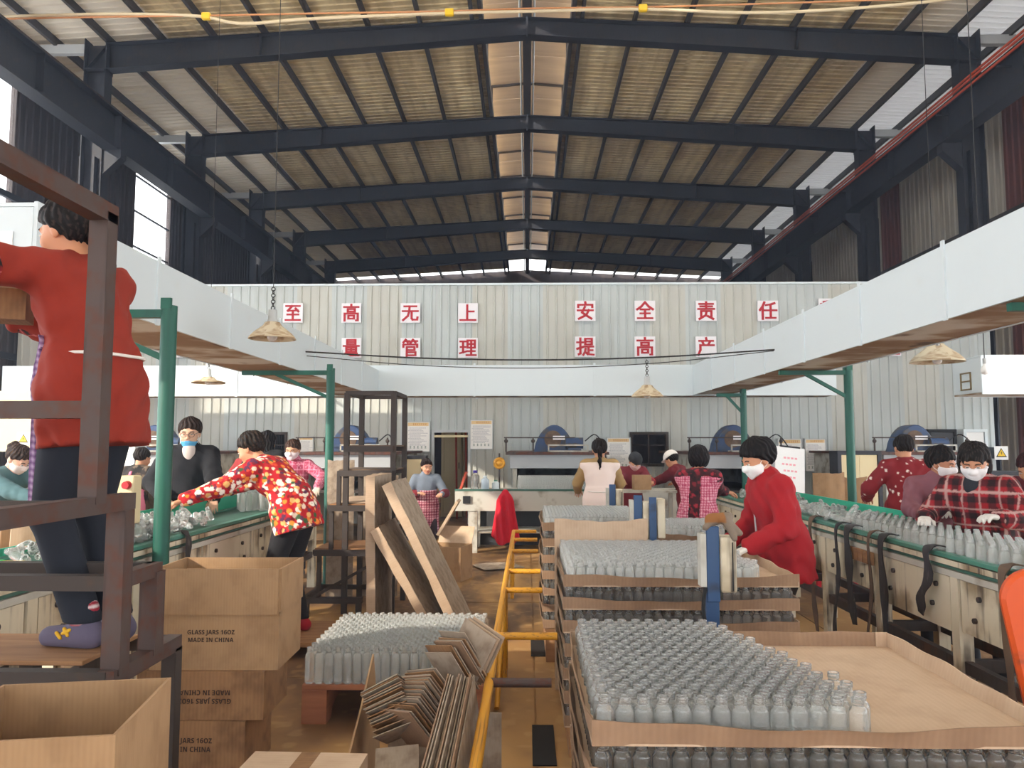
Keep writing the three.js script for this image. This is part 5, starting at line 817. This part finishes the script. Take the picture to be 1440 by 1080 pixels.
// ================================================================ lehrs (cooling ovens) along the back wall
const lehrs = [[-5.7, 'far left'], [-2.7, 'behind the dark step rack,'], [0.4, 'in the middle'], [3.1, 'behind the red jacket worker,'], [5.8, 'far right']];
function makeLehr(x, label) {
  const t = thing('cooling_oven', label, 'oven', [x, 0, -11.3], 0, 'cooling ovens along the back wall');
  part('body', [span(-0.62, 0.68, 1.1, 1.3, -2.78, 0), span(-0.62, -0.56, 0.2, 1.1, -2.78, 0), span(0.62, 0.68, 0.2, 1.1, -2.78, 0), span(-0.56, 0.62, 0.78, 1.1, -2.78, -2.74)], M.machine, t);
  part('front_hood', span(-0.66, 0.72, 1.1, 1.3, 0.0, 0.04, 0.008), std({ color: 0xa6a9ac, roughness: 0.5 }), t);
  part('top_plate', [span(-0.72, 0.78, 1.3, 1.34, -2.75, 0.1)], M.rustSteel, t);
  part('belt_bed', span(-0.56, 0.62, 0.74, 0.78, -2.78, 0.0), M.oldSteel, t);
  for (const a of [-0.6, 0.62]) part('leg', [span(a, a + 0.06, 0, 0.2, -0.1, -0.02)], M.machine, t);
  for (const a of [-0.6, 0.62]) part('leg', [span(a, a + 0.06, 0, 0.2, -2.7, -2.6)], M.machine, t);
  const fan = new THREE.Group(); fan.name = 'fan'; fan.position.set(0, 1.34, -0.5); t.add(fan);
  const arch = []; for (let i = 0; i <= 14; i++) { const a = Math.PI * i / 14; arch.push([Math.cos(a) * (0.23 + 0.05 * (1 - Math.sin(a))), Math.sin(a) * 0.34 + 0.05]); }
  part('fan_housing', plate([[0.3, 0], ...arch, [-0.3, 0]], 0.34, 0.015), M.blueFan, fan); part('soot_cap', plate([...arch.slice(3, 12).map(([a, b]) => [a, b + 0.012]), ...arch.slice(3, 12).reverse().map(([a, b]) => [a * 0.96, b - 0.02])], 0.3, 0.004), M.dustBrown, fan);
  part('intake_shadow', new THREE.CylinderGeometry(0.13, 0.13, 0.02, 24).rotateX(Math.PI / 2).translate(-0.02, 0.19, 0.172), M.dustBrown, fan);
  part('motor', new THREE.CylinderGeometry(0.085, 0.085, 0.26, 18).rotateZ(Math.PI / 2).translate(0.3, 0.13, 0.2), M.blueFan, fan); part('motor_foot', span(0.2, 0.4, 0, 0.06, 0.13, 0.27), M.blueFan, fan);
  part('label_plate', span(-0.02, 0.16, 0.18, 0.24, 0.185, 0.195), M.boardWhite, fan);
  part('fan_stand', [span(-0.1, 0.5, -0.0, 0.02, 0.1, 0.36), span(-0.1, -0.08, 0, 0.1, 0.34, 0.36), span(0.48, 0.5, 0, 0.1, 0.34, 0.36), span(-0.1, 0.5, 0.09, 0.11, 0.34, 0.36)], M.machine, fan);
  for (const a of [-0.72, -0.32, 0.62]) part('pipe_post', [rod(V(a, 1.34, -0.1), V(a, 1.55, -0.1), 0.012), new THREE.SphereGeometry(0.03, 10, 8).translate(a, 1.5, -0.1)], M.oldSteel, t);
  part('pipe', rod(V(-0.75, 1.55, -0.1), V(0.3, 1.55, -0.1), 0.009), M.oldSteel, t);
  part('cable', tube([V(0.46, 1.5, -0.3), V(0.6, 1.6, -0.25), V(0.7, 1.45, -0.1), V(0.74, 1.2, 0.06), V(0.72, 0.9, 0.06)], 0.009, 24, 5), M.black, t);
  return t;
}
lehrs.forEach(([x, w]) => makeLehr(x, `pale cooling oven ${w} with a blue arched fan on its top`));
// sorting table before the middle oven
{
  const t = thing('sorting_table', 'long pale steel sorting table before the middle cooling oven', 'table', [0, 0, -10.4]), W0 = -0.98, W1 = 2.6;
  part('top', span(W0, W1, 0.8, 0.825, -0.8, 0), M.machine, t); part('edge_rail', span(W0, W1, 0.825, 0.85, -0.03, 0.005), M.belt, t);
  part('apron_beam', span(W0, W1, 0.56, 0.8, -0.05, 0), M.machine, t); part('apron_beam', span(W0, W1, 0.56, 0.8, -0.8, -0.75), M.machine, t);
  part('switch', box(0.1, 0.1, 0.03, W0 + 0.16, 0.71, 0.016, 0.004), M.black, t);
  for (const x of [W0 + 0.18, 0.55, 1.9]) for (const z of [-0.02, -0.66]) part('leg', span(x, x + 0.12, 0, 0.56, z - 0.1, z), M.machine, t);
  part('shelf', span(W0 + 0.2, 2.0, 0.26, 0.28, -0.75, -0.04), M.machine, t); part('back_panel', span(W0 + 0.2, 2.0, 0.02, 0.56, -0.745, -0.735), M.darkGrey, t);
  packed(-0.12, 0.98, -10.5, -11.2, (x, z, r) => also(moreSmall, x, 0.826 + 0.01 * Math.min(r, 8), z));
  packed(-0.1, 0.96, -11.3, -12.2, (x, z) => also(moreSmall, x, 0.785, z));
}
{ // things on the sorting table
  const y = 0.826, z = -10.6;
  const jug = (name, label, x, r, h, mat, capMat, dz = 0) => { const t = thing(name, label, 'container', [x, y, z + dz]); part('body', lathe([[0, 0], [r, 0], [r, h * 0.72], [r * 0.45, h * 0.86], [r * 0.42, h * 0.93], [0, h * 0.93]], 18), mat, t); part('cap', cyl(r * 0.5, r * 0.5, h * 0.12, 0, h * 0.94, 0), capMat, t); };
  jug('plastic_jug', 'clear plastic jug with a violet cap on the sorting table', -0.72, 0.06, 0.27, M.glass, std({ color: 0x4a3a98 })); jug('plastic_jug', 'pale blue plastic jug on the sorting table beside the violet capped one', -0.58, 0.055, 0.2, std({ color: 0xb8c8d4, roughness: 0.3 }), M.white, 0.08); jug('plastic_jug', 'low white pot on the sorting table near the oven mouth', -0.44, 0.05, 0.14, M.white, M.greenPlastic);
  single('leaning_book', bar(V(-0.92, y + 0.003, z), V(-0.84, y + 0.25, z), 0.03, 0.2), M.redBar, 'brown red folder leaning at the left end of the sorting table', 'folder');
  const f = thing('hand_wheel', 'small yellow wheel on a post by the oven mouth', 'wheel', [-0.4, y, -10.9]); part('post', rod(V(0, 0, 0), V(0, 0.5, 0), 0.012), M.oldSteel, f); part('wheel', new THREE.TorusGeometry(0.06, 0.025, 8, 20).translate(0, 0.36, 0.03), M.yellow, f); part('hub', new THREE.SphereGeometry(0.045, 12, 8).translate(0, 0.36, 0.03), M.yellow, f);
}
single('red_coat', netMesh([cap(V(0, -0.03, 0), V(0.0, -0.14, 0.0), 0.045, 0.1, 0.04), cap(V(0, -0.14, 0), V(0.01, -0.6, 0.02), 0.1, 0.15, 0.05), cap(V(0.06, -0.16, 0.03), V(0.15, -0.62, 0.03), 0.05, 0.045, 0.03), cap(V(-0.06, -0.16, 0.03), V(-0.14, -0.58, 0.03), 0.05, 0.045, 0.03), { op: 'i', d: (x, y, z) => Math.max(Math.abs(z - 0.02 - 0.018 * Math.sin(x * 62 + y * 5)) - 0.06, -0.7 - y + 0.02 * Math.sin(x * 30)) }], 0.012, plain('#c00a26')).translate(-0.3, 0.84, -10.32), cloth, 'bright red coat hanging from the edge of the sorting table', 'coat');

// ================================================================ steel step racks
{ // near left: the platform the sweater worker stands on
  const t = thing('step_platform', 'rusty steel step platform in the left foreground carrying a worker', 'step platform'), X = -1.25, XL = -2.05, w = 0.05;
  const A = (x, y, z, q, r, s, k = w) => bar(V(x, y, z), V(q, r, s), k, k);
  part('tall_post', A(X, 1.28, -2.2, X, 2.13, -2.2, 0.055), M.rustSteel, t);
  part('top_rail', A(X, 2.13, -2.23, X, 2.13, -1.5, 0.055), M.rustSteel, t); 
  part('hand_rail', A(X, 1.55, -2.2, XL, 1.55, -2.2), M.rustSteel, t);
  part('stair_rail', A(X, 1.275, -2.4, X, 1.275, -1.5), M.rustSteel, t);
  part('stair_rail', A(X - 0.07, 1.28, -2.18, XL, 1.28, -2.18, 0.02), M.oldSteel, t);
  part('middle_post', A(X, 0.76, -2.36, X, 1.25, -2.36, 0.058), M.rustSteel, t);
  part('step_rail', A(X, 1.03, -2.36, XL, 1.03, -2.36, 0.045), M.oldSteel, t); part('step_rail', A(X, 1.035, -2.58, XL, 1.035, -2.58, 0.045), M.oldSteel, t); part('step_rail', A(X, 1.035, -2.34, X, 1.035, -2.6, 0.045), M.rustSteel, t);
  part('rear_post', A(X, 0.76, -2.58, X, 1.03, -2.58, 0.058), M.rustSteel, t);
  part('platform_frame', A(X, 0.755, -2.33, XL, 0.755, -2.33, 0.045), M.oldSteel, t); part('platform_frame', A(X, 0.755, -2.74, XL, 0.755, -2.74, 0.045), M.oldSteel, t); part('platform_frame', A(X, 0.755, -2.31, X, 0.755, -2.76, 0.05), M.rustSteel, t);
  part('tread', span(XL, -1.36, 0.775, 0.79, -2.38, -2.72, 0.004), M.wood, t);
  for (const [x, z] of [[X, -2.74], [X, -2.33], [-1.75, -2.74], [XL, -2.33], [XL, -2.74]]) part('leg', A(x, 0, z, x, 0.74, z), M.oldSteel, t);
  part('base_rail', A(X, 0.2, -2.33, X, 0.2, -2.95, 0.045), M.oldSteel, t); part('base_rail', A(X, 0.2, -2.33, XL, 0.2, -2.33, 0.045), M.oldSteel, t);
  for (const z of [-1.5, -2.2]) { part('tall_post', A(XL, 0, z, XL, 2.13, z), M.rustSteel, t); } part('tall_post', A(X, 0, -1.5, X, 2.13, -1.5), M.rustSteel, t);
}
{ // middle: dark step rack with cardboard on it
  const t = thing('step_rack', 'dark steel step rack standing behind the tall bottle pallet', 'step platform'), z0 = -6.7, z1 = -7.3, xl = -1.58, xr = -1.17, w = 0.045;
  const A = (x, y, z, q, r, s, k = w) => bar(V(x, y, z), V(q, r, s), k, k);
  for (const [x, z] of [[xl, z0], [xl, z1], [xr, z0], [xr, z1]]) part('post', A(x, 0, z, x, 1.9, z), M.oldSteel, t);
  for (const [a, b] of [[[xl, z0], [xr, z0]], [[xl, z1], [xr, z1]], [[xl, z0], [xl, z1]], [[xr, z0], [xr, z1]]]) part('top_rail', A(a[0], 1.9, a[1], b[0], 1.9, b[1], 0.035), M.oldSteel, t);
  const shelf = (y, a, b, mat) => { part('tread_frame', A(a, y, z0 + 0.02, b, y, z0 + 0.02, 0.05), M.oldSteel, t); part('tread_frame', A(a, y, z1, b, y, z1, 0.04), M.oldSteel, t); part('tread_frame', A(a, y, z0, a, y, z1, 0.04), M.oldSteel, t); if (mat) part('tread', span(a, b, y + 0.022, y + 0.034, z0, z1), mat, t); };
  shelf(1.41, xl + 0.02, xr, M.dustBrown); shelf(1.2, xl - 0.06, xr, M.dustBrown); shelf(0.9, -1.72, -1.2, M.wood); shelf(0.52, -1.84, -1.28, M.wood); shelf(0.12, -1.93, -1.42);
  for (const x of [-1.9, -1.45]) { part('leg', A(x, 0, z0 + 0.02, x, 0.12, z0 + 0.02), M.oldSteel, t); } for (const x of [-1.8, -1.34]) part('strut', A(x, 0.12, z0, x, 0.52, z0, 0.035), M.oldSteel, t); part('strut', A(-1.7, 0.52, z0, -1.7, 0.9, z0, 0.035), M.oldSteel, t); part('strut', A(-1.64, 0.9, z0, -1.64, 1.2, z0, 0.035), M.oldSteel, t);
  part('diagonal', A(-1.85, 0.14, z0 + 0.03, -1.35, 0.42, z0 + 0.03, 0.025), M.oldSteel, t);
  single('cardboard_sheet', [wavy(0.46, 0.5, 0.005, 0.02, 8).rotateX(-Math.PI / 2 + 0.03).rotateY(0.1).translate(-1.44, 0.95, -6.98)], M.cardPale, 'pale folded cardboard lying on a tread of the dark step rack', 'cardboard');
  single('cardboard_sheet', wavy(0.26, 1.3, 0.006, 0.02, 9).translate(-1.8, 0.655, -7.42), M.cardGrey, 'grey cardboard sheet standing left behind the dark step rack', 'cardboard'); single('cardboard_sheet', wavy(0.34, 1.15, 0.006, 0.02, 10).translate(-1.42, 0.58, -7.46), M.cardGrey, 'grey brown cardboard sheet standing right behind the dark step rack', 'cardboard');
}
// trays leaning on edge beside the rack
[[-0.45, -5.8, 116.5, 1.3, 'cardboard tray leaning on edge, rightmost, showing its grey underside'], [-0.65, -5.84, 120, 0.95, 'shorter cardboard tray leaning on edge under the rightmost one'], [-1.15, -5.9, 91, 1.2, 'cardboard tray standing upright on edge next to the dark step rack']].forEach(([x, z, a, L, label], i) => {
  const t = tray(label, L, 0.72, [x, 0.008, z], 300 + i * 9, 'trays leaning by the step rack', 0.075, M.cardPale); t.rotation.z = R(a);
  t.children.filter((c) => c.name === 'tray_floor').forEach((c) => { c.material = M.cardGrey; });
});

// ================================================================ cartons
const font = await new FontLoader().loadAsync('fonts/droid/droid_sans_bold.typeface.json');
const ink = std({ color: 0x3c2a20, roughness: 0.9 });
function printed(lines, size, parent, pos, turn = 0) {
  const g = lines.map((l, i) => { const q = new TextGeometry(l, { font, size, depth: 0.0008, curveSegments: 3 }); q.computeBoundingBox(); return q.translate(-(q.boundingBox.max.x + q.boundingBox.min.x) / 2, -i * size * 1.75, 0); });
  const m = part('printed_text', g, ink, parent); m.position.set(...pos); m.rotation.z = turn; return m;
}
function carton(label, w, h, d, pos, turn, o = {}) {                  // base centre at pos
  const t = thing('carton', label, 'box', pos, turn), T = 0.007, m = o.mat ?? M.card, W = w / 2, D = d / 2;
  part('bottom', span(-W, W, 0, T, -D, D), m, t);
  part('front_panel', span(-W, W, T, h, D - T, D), m, t); part('back_panel', span(-W, W, T, h, -D, -D + T), m, t);
  part('side_panel', span(-W, -W + T, T, h, -D + T, D - T), m, t); part('side_panel', span(W - T, W, T, h, -D + T, D - T), m, t);
  if (o.flaps) { const f = o.flaps; part('flap', span(-W, W - 0.004, h - f, h + 0.002, D + 0.001, D + 0.001 + T), m, t); part('flap', span(W + 0.001, W + 0.001 + T, h - f * 0.95, h + 0.002, -D, D), m, t); }
  if (o.closed) { part('flap', span(-W, W, h, h + T, 0.002, D), m, t); part('flap', span(-W, W, h, h + T, -D, -0.002), m, t); part('seam_tape', span(-W, W, h + T, h + T + 0.0008, -0.03, 0.03), M.cardBrown, t); }
  return t;
}
const c1 = carton('tall open carton printed with bottle size, on top of the carton stack', 0.57, 0.44, 0.36, [-1.395, 0.455, -3.64], 0.02, { flaps: 0.2 });
printed(['GLASS JARS 16OZ', 'MADE IN CHINA'], 0.019, c1, [-0.015, 0.155, 0.18 + 0.0004]);
const c2 = carton('closed carton standing upside down under the tall open carton', 0.56, 0.2, 0.34, [-1.44, 0.248, -3.61], 0.01, { closed: true, mat: M.cardBrown });
printed(['GLASS JARS 16OZ', 'MADE IN CHINA'], 0.021, c2, [0.02, 0.09, 0.1704], Math.PI);
const c3 = carton('closed carton at the bottom of the carton stack on the floor', 0.52, 0.236, 0.34, [-1.49, 0.004, -3.6], -0.01, { closed: true, mat: M.cardBrown });
printed(['GLASS JARS 16OZ', 'MADE IN CHINA'], 0.021, c3, [-0.0, 0.15, 0.1704]);
{ // open carton in the left foreground, standing on another one
  const a = carton('large open carton in the left foreground, cut off by the frame edge', 0.4, 0.42, 0.4, [-1.085, 0.43, -1.79], 0.17, { mat: M.card });
  carton('closed carton underneath the open left foreground carton', 0.42, 0.418, 0.42, [-1.085, 0.002, -1.79], 0.17, { closed: true });
}
carton('low carton with two lid flaps at the bottom edge left of the divider pile', 0.34, 0.47, 0.36, [-0.69, 0.003, -2.33], Math.PI / 2 - 0.03, { closed: true, mat: M.cardPale });
{ // cartons by the doorway
  const t = carton('tan open carton on the floor between doorway and leaning trays', 0.42, 0.36, 0.34, [-0.86, 0.003, -8.45], -0.3, { mat: M.card });
  const f = part('flap', box(0.4, 0.2, 0.006, 0, 0.1, 0), M.cardPale, t); f.position.set(-0.0, 0.36, -0.17); f.rotation.x = -0.5;
  single('cardboard_sheet', bar(V(-1.0, 0.45, -8.75), V(-0.78, 0.82, -8.75), 0.03, 0.36), M.cardPale, 'tilted cardboard sheet standing in the tan open carton by the doorway', 'cardboard');
  single('cardboard_sheet', [wavy(0.5, 0.4, 0.006, 0.01, 31).rotateX(-Math.PI / 2).rotateY(0.4).translate(-0.35, 0.02, -9.2)], M.cardGrey, 'flat cardboard sheet on the floor under the sorting table', 'cardboard');
  carton('small tan carton held before the red sleeved worker in a dark cap', 0.2, 0.16, 0.12, [1.32, 0.93, -9.0], 0.1, { closed: true });
}
single('packing_stand', [span(1.0, 1.7, 0.9, 0.928, -9.15, -8.85), ...[[1.03, -8.88], [1.67, -8.88], [1.03, -9.12], [1.67, -9.12]].map(([x, z]) => span(x - 0.02, x + 0.02, 0, 0.9, z - 0.02, z + 0.02))], M.machine, 'small packing stand under the tan carton at the back', 'table');
carton('small brown carton held up by the sweater worker at the left edge', 0.16, 0.1, 0.14, at(4, 452, 2.62), 0.4, { closed: true, mat: M.cardBrown });
// sheets standing by the right post
[[3.45, -8.95, 0.05, 'flattened carton standing behind the right green post, the left one'], [3.72, -9.0, -0.1, 'flattened carton standing behind the right green post, the folded right one']].forEach(([x, z, r, label], i) => single('flat_carton', [wavy(0.36, 1.12 - i * 0.05, 0.03, 0.04, 21 + i).rotateY(r).translate(x, 0.57 - i * 0.025, z)], M.card, label, 'cardboard'));
// flattened cartons leaning behind the left conveyor
for (let i = 0; i < 6; i++) single('flat_carton', wavy(0.34, 1.05, 0.022, 0.01, 60 + i).rotateY(0.7).rotateX(-0.05).translate(-3.45 + i * 0.085, 0.535, -4.95 + i * 0.035), i % 2 ? M.cardPale : M.card, ['leftmost', 'second', 'third', 'fourth', 'fifth', 'rightmost'][i] + ' flattened tan carton in the row behind the left conveyor', 'cardboard', 'flattened cartons behind the left conveyor');

// ================================================================ torn carton full of cardboard dividers
{
  const t = thing('torn_carton', 'torn low carton holding the heap of cardboard dividers', 'box', [-0.3, 0.0, -2.78], 0.02), T = 0.007;
  part('bottom', span(-0.27, 0.2, 0.001, 0.008, -0.5, 0.25), M.cardBrown, t);
  part('side_panel', plate([[-0.25, 0.008], [-0.25, 0.3], [-0.1, 0.36], [0.2, 0.46], [0.5, 0.58], [0.5, 0.008]], T).rotateY(Math.PI / 2).rotateZ(0.08).translate(-0.29, 0, 0), M.card, t);
  part('back_panel', span(-0.27, 0.2, 0.008, 0.34, -0.507, -0.5), M.cardGrey, t);
  part('front_panel', span(-0.27, 0.2, 0.008, 0.16, 0.25, 0.257), M.cardBrown, t);
}
{
  const sheetOf = (w, h) => metreUV(new THREE.BoxGeometry(w, h, 0.0035)), G = [sheetOf(0.15, 0.19), sheetOf(0.16, 0.2), sheetOf(0.26, 0.2)];
  const stack = (cnt, c, step, g, r, jig, label, group, mats) => {        // sheets piled along their own normal
    const e = new THREE.Euler(...r, 'YZX'), n = V(0, 0, 1).applyEuler(e), q = rng(cnt * 31 + g);
    for (let i = 0; i < cnt; i++) { const m = shade(new THREE.Mesh(G[g], mats[i % mats.length])); m.name = numbered('cardboard_divider'); m.position.set(...c).addScaledVector(n, step * i).add(V((q() - 0.5) * jig, (q() - 0.5) * jig, 0)); m.rotation.copy(e); m.rotation.x += (q() - 0.5) * jig * 0.4 + i * 0.004; m.rotation.z += (q() - 0.5) * jig * 0.8 - i * 0.006; scene.add(m); tag(m, label, 'divider', group); }
  };
  const dk = [M.cardGrey, M.cardBrown, M.cardGrey, M.cardTray];
  stack(17, [-0.535, 0.53, -2.98], 0.0105, 0, [R(58), R(4), R(26)], 0.012, 'small grey divider in the fanned stack at the left of the heap', 'dividers in the left fan', dk);
  stack(20, [-0.36, 0.52, -3.0], 0.0095, 1, [R(34), R(-38), R(14)], 0.014, 'small divider in the slanting middle row of the heap', 'dividers in the middle row', dk);
  stack(9, [-0.3, 0.57, -3.06], -0.012, 1, [R(30), R(-44), R(10)], 0.03, 'ragged divider at the back of the heap behind the middle row', 'dividers at the back of the heap', dk);
  stack(4, [-0.2, 0.63, -3.14], 0.02, 1, [R(-8), R(-30), R(-24)], 0.01, 'larger pale divider sticking up at the top right of the heap', 'dividers at the top right', [M.cardPale, M.cardGrey]);
  [[-0.45, 0.34, -2.72, -62, 8], [-0.42, 0.29, -2.64, -66, -6], [-0.37, 0.25, -2.57, -64, 12], [-0.48, 0.22, -2.6, -72, -14], [-0.33, 0.2, -2.5, -70, 5], [-0.43, 0.17, -2.5, -74, 16]].forEach(([x, y, z, a, b]) => { const m = shade(new THREE.Mesh(G[0], M.cardGrey)); m.name = numbered('cardboard_divider'); m.position.set(x, y, z); m.rotation.set(R(a), 0, R(b)); scene.add(m); tag(m, 'loose grey divider sliding down the front of the heap', 'divider', 'loose dividers in front'); });
  for (let i = 0; i < 10; i++) { const m = single('divider_strip', box(1.0, 0.15, 0.0045), i % 4 ? M.cardGrey : M.cardTray, 'long grey cardboard strip in the bundle beside the yellow guard rail', 'divider', 'long strips beside the guard rail'); m.position.set(-0.285 + i * 0.0105, 0.5 + (i % 3) * 0.007 - (i % 4) * 0.004, -2.42 + (i % 3) * 0.02); m.rotation.set(-0.12, Math.PI / 2 - 0.004, 0.06, 'YXZ'); }
}
// orange guard at the right edge
single('orange_guard', [plate((() => { const o = []; for (let i = 0; i <= 16; i++) { const a = Math.PI * i / 16; o.push([-Math.cos(a) * 0.085, 0.99 + Math.sin(a) * 0.085]); } return [[-0.085, 0.0], ...o, [0.085, 0.0]]; })(), 0.05, 0.012).rotateZ(0.16).rotateY(-0.35).translate(1.69, -0.0, -2.35)], M.orange, 'orange rounded steel guard at the right edge beside the front trays', 'guard');
// writing board, cabinets
{
  const b = thing('writing_board', 'white writing board with faint pink lines behind the red jacket worker', 'board', [2.86, 0, -8.5], 0.25);
  const p = part('panel', box(0.36, 0.5, 0.014, 0, 0, 0, 0.003), M.brightWhite, b); p.position.set(0, 1.17, 0); p.rotation.z = -0.1; p.rotation.x = -0.1;
  const pink = std({ color: 0xf0a8b0, roughness: 0.7 }); part('pink_writing', [0, 1, 2, 3].flatMap((i) => [0, 1, 2, 3].map((k) => span(-0.08 + k * 0.045 - (i % 2) * 0.02, -0.05 + k * 0.045 - (i % 2) * 0.02, 0.12 - i * 0.07, 0.14 - i * 0.07, 0.0072, 0.0078))), pink, p).userData.kind = 'stuff';
  part('clip', span(-0.12, 0.12, 0.245, 0.262, -0.012, 0.014), M.black, p); part('stand', [bar(V(-0.13, 0, 0.05), V(-0.1, 1.0, -0.03), 0.025), bar(V(0.13, 0, 0.05), V(0.1, 1.0, -0.03), 0.025), bar(V(0, 0, -0.35), V(0, 1.3, -0.06), 0.025)], M.oldSteel, b);
}
function cabinet(label, x, z, w, h, mat, frame, doors = 2) {
  const t = thing('cabinet', label, 'cabinet', [x, 0, z]); part('case', [span(0, w, 0, 0.06, -0.3, 0), span(0, w, h - 0.05, h, -0.3, 0), span(0, 0.05, 0.06, h - 0.05, -0.3, 0), span(w - 0.05, w, 0.06, h - 0.05, -0.3, 0), span(0.05, w - 0.05, 0.06, h - 0.05, -0.3, -0.28)], frame, t);
  for (let i = 0; i < doors; i++) { const a = 0.055 + i * (w - 0.11) / doors, d = part('door', span(a, a + (w - 0.12) / doors, 0.065, h - 0.055, -0.03, -0.012), mat, t); part('handle', span(i ? a + 0.02 : a + (w - 0.12) / doors - 0.035, i ? a + 0.035 : a + (w - 0.12) / doors - 0.02, h * 0.55, h * 0.62, -0.012, 0.002), M.oldSteel, d); }
  return t;
}
cabinet('dark framed cabinet with cream doors behind the right green post', 4.28, -10.75, 0.6, 1.36, M.cream, M.frameSteel);
cabinet('dark framed cream cabinet left of the doorway behind the step rack', -1.9, -11.75, 0.34, 1.28, M.cream, M.frameSteel, 1);
cabinet('white cabinet against the back wall near the right column', 7.72, -13.8, 0.42, 1.72, M.brightWhite, M.white, 1);
cabinet('dark cabinet against the back wall beside the white one', 7.1, -13.8, 0.5, 1.72, M.darkGrey, M.black, 1);
cabinet('bright white cabinet beside the far left cooling oven', -5.36, -9.6, 0.42, 1.5, M.brightWhite, M.white, 1);
single('bench', [span(6.75, 8.9, 0.98, 1.04, -12.4, -11.9), span(6.75, 8.9, 0.7, 0.9, -12.38, -12.34), ...[6.8, 8.7].flatMap((x) => [span(x, x + 0.08, 0, 0.98, -12.0, -11.92), span(x, x + 0.08, 0, 0.98, -12.38, -12.3)])], M.frameSteel, 'long dark steel bench by the right wall under the warning sign', 'bench');
// room behind the doorway: a few steel tubes and a cream cupboard
cabinet('pale yellow cupboard glimpsed through the doorway', -1.75, -15.6, 0.45, 1.75, M.cream, M.cream, 1);
for (const [i, x] of [[0, -1.38], [1, -1.27], [2, -1.2]]) single('steel_tube', rod(V(x, 0, -15.1 - i * 0.1), V(x - 0.05, 1.9, -15.3 - i * 0.1), 0.02), i === 1 ? M.brass : M.redBar, ['left red', 'middle brass', 'right red'][i] + ' upright tube leaning inside the doorway', 'tube');
for (const [x, list, name, label] of [[0, lowSmall, 'glass_bottle_layers', 'clear bottles showing in the gaps between the stacked trays'], [0, moreSmall, 'glass_bottles', 'mass of small clear bottles filling the far trays, belts and oven mouth'], [0, moreTall, 'tall_glass_bottles', 'remaining tall clear bottles on the pallet back rows and conveyor end']]) {
  const m = shade(new THREE.InstancedMesh(name[0] === 't' ? TALL : SMALL, list === lowSmall ? M.clearGlass : M.dustyGlass, list.length)); list.forEach((q, i) => m.setMatrixAt(i, q)); m.name = name; m.userData = { label, category: 'bottles', kind: 'stuff' }; scene.add(m);
}
renderer.render(scene, camera);
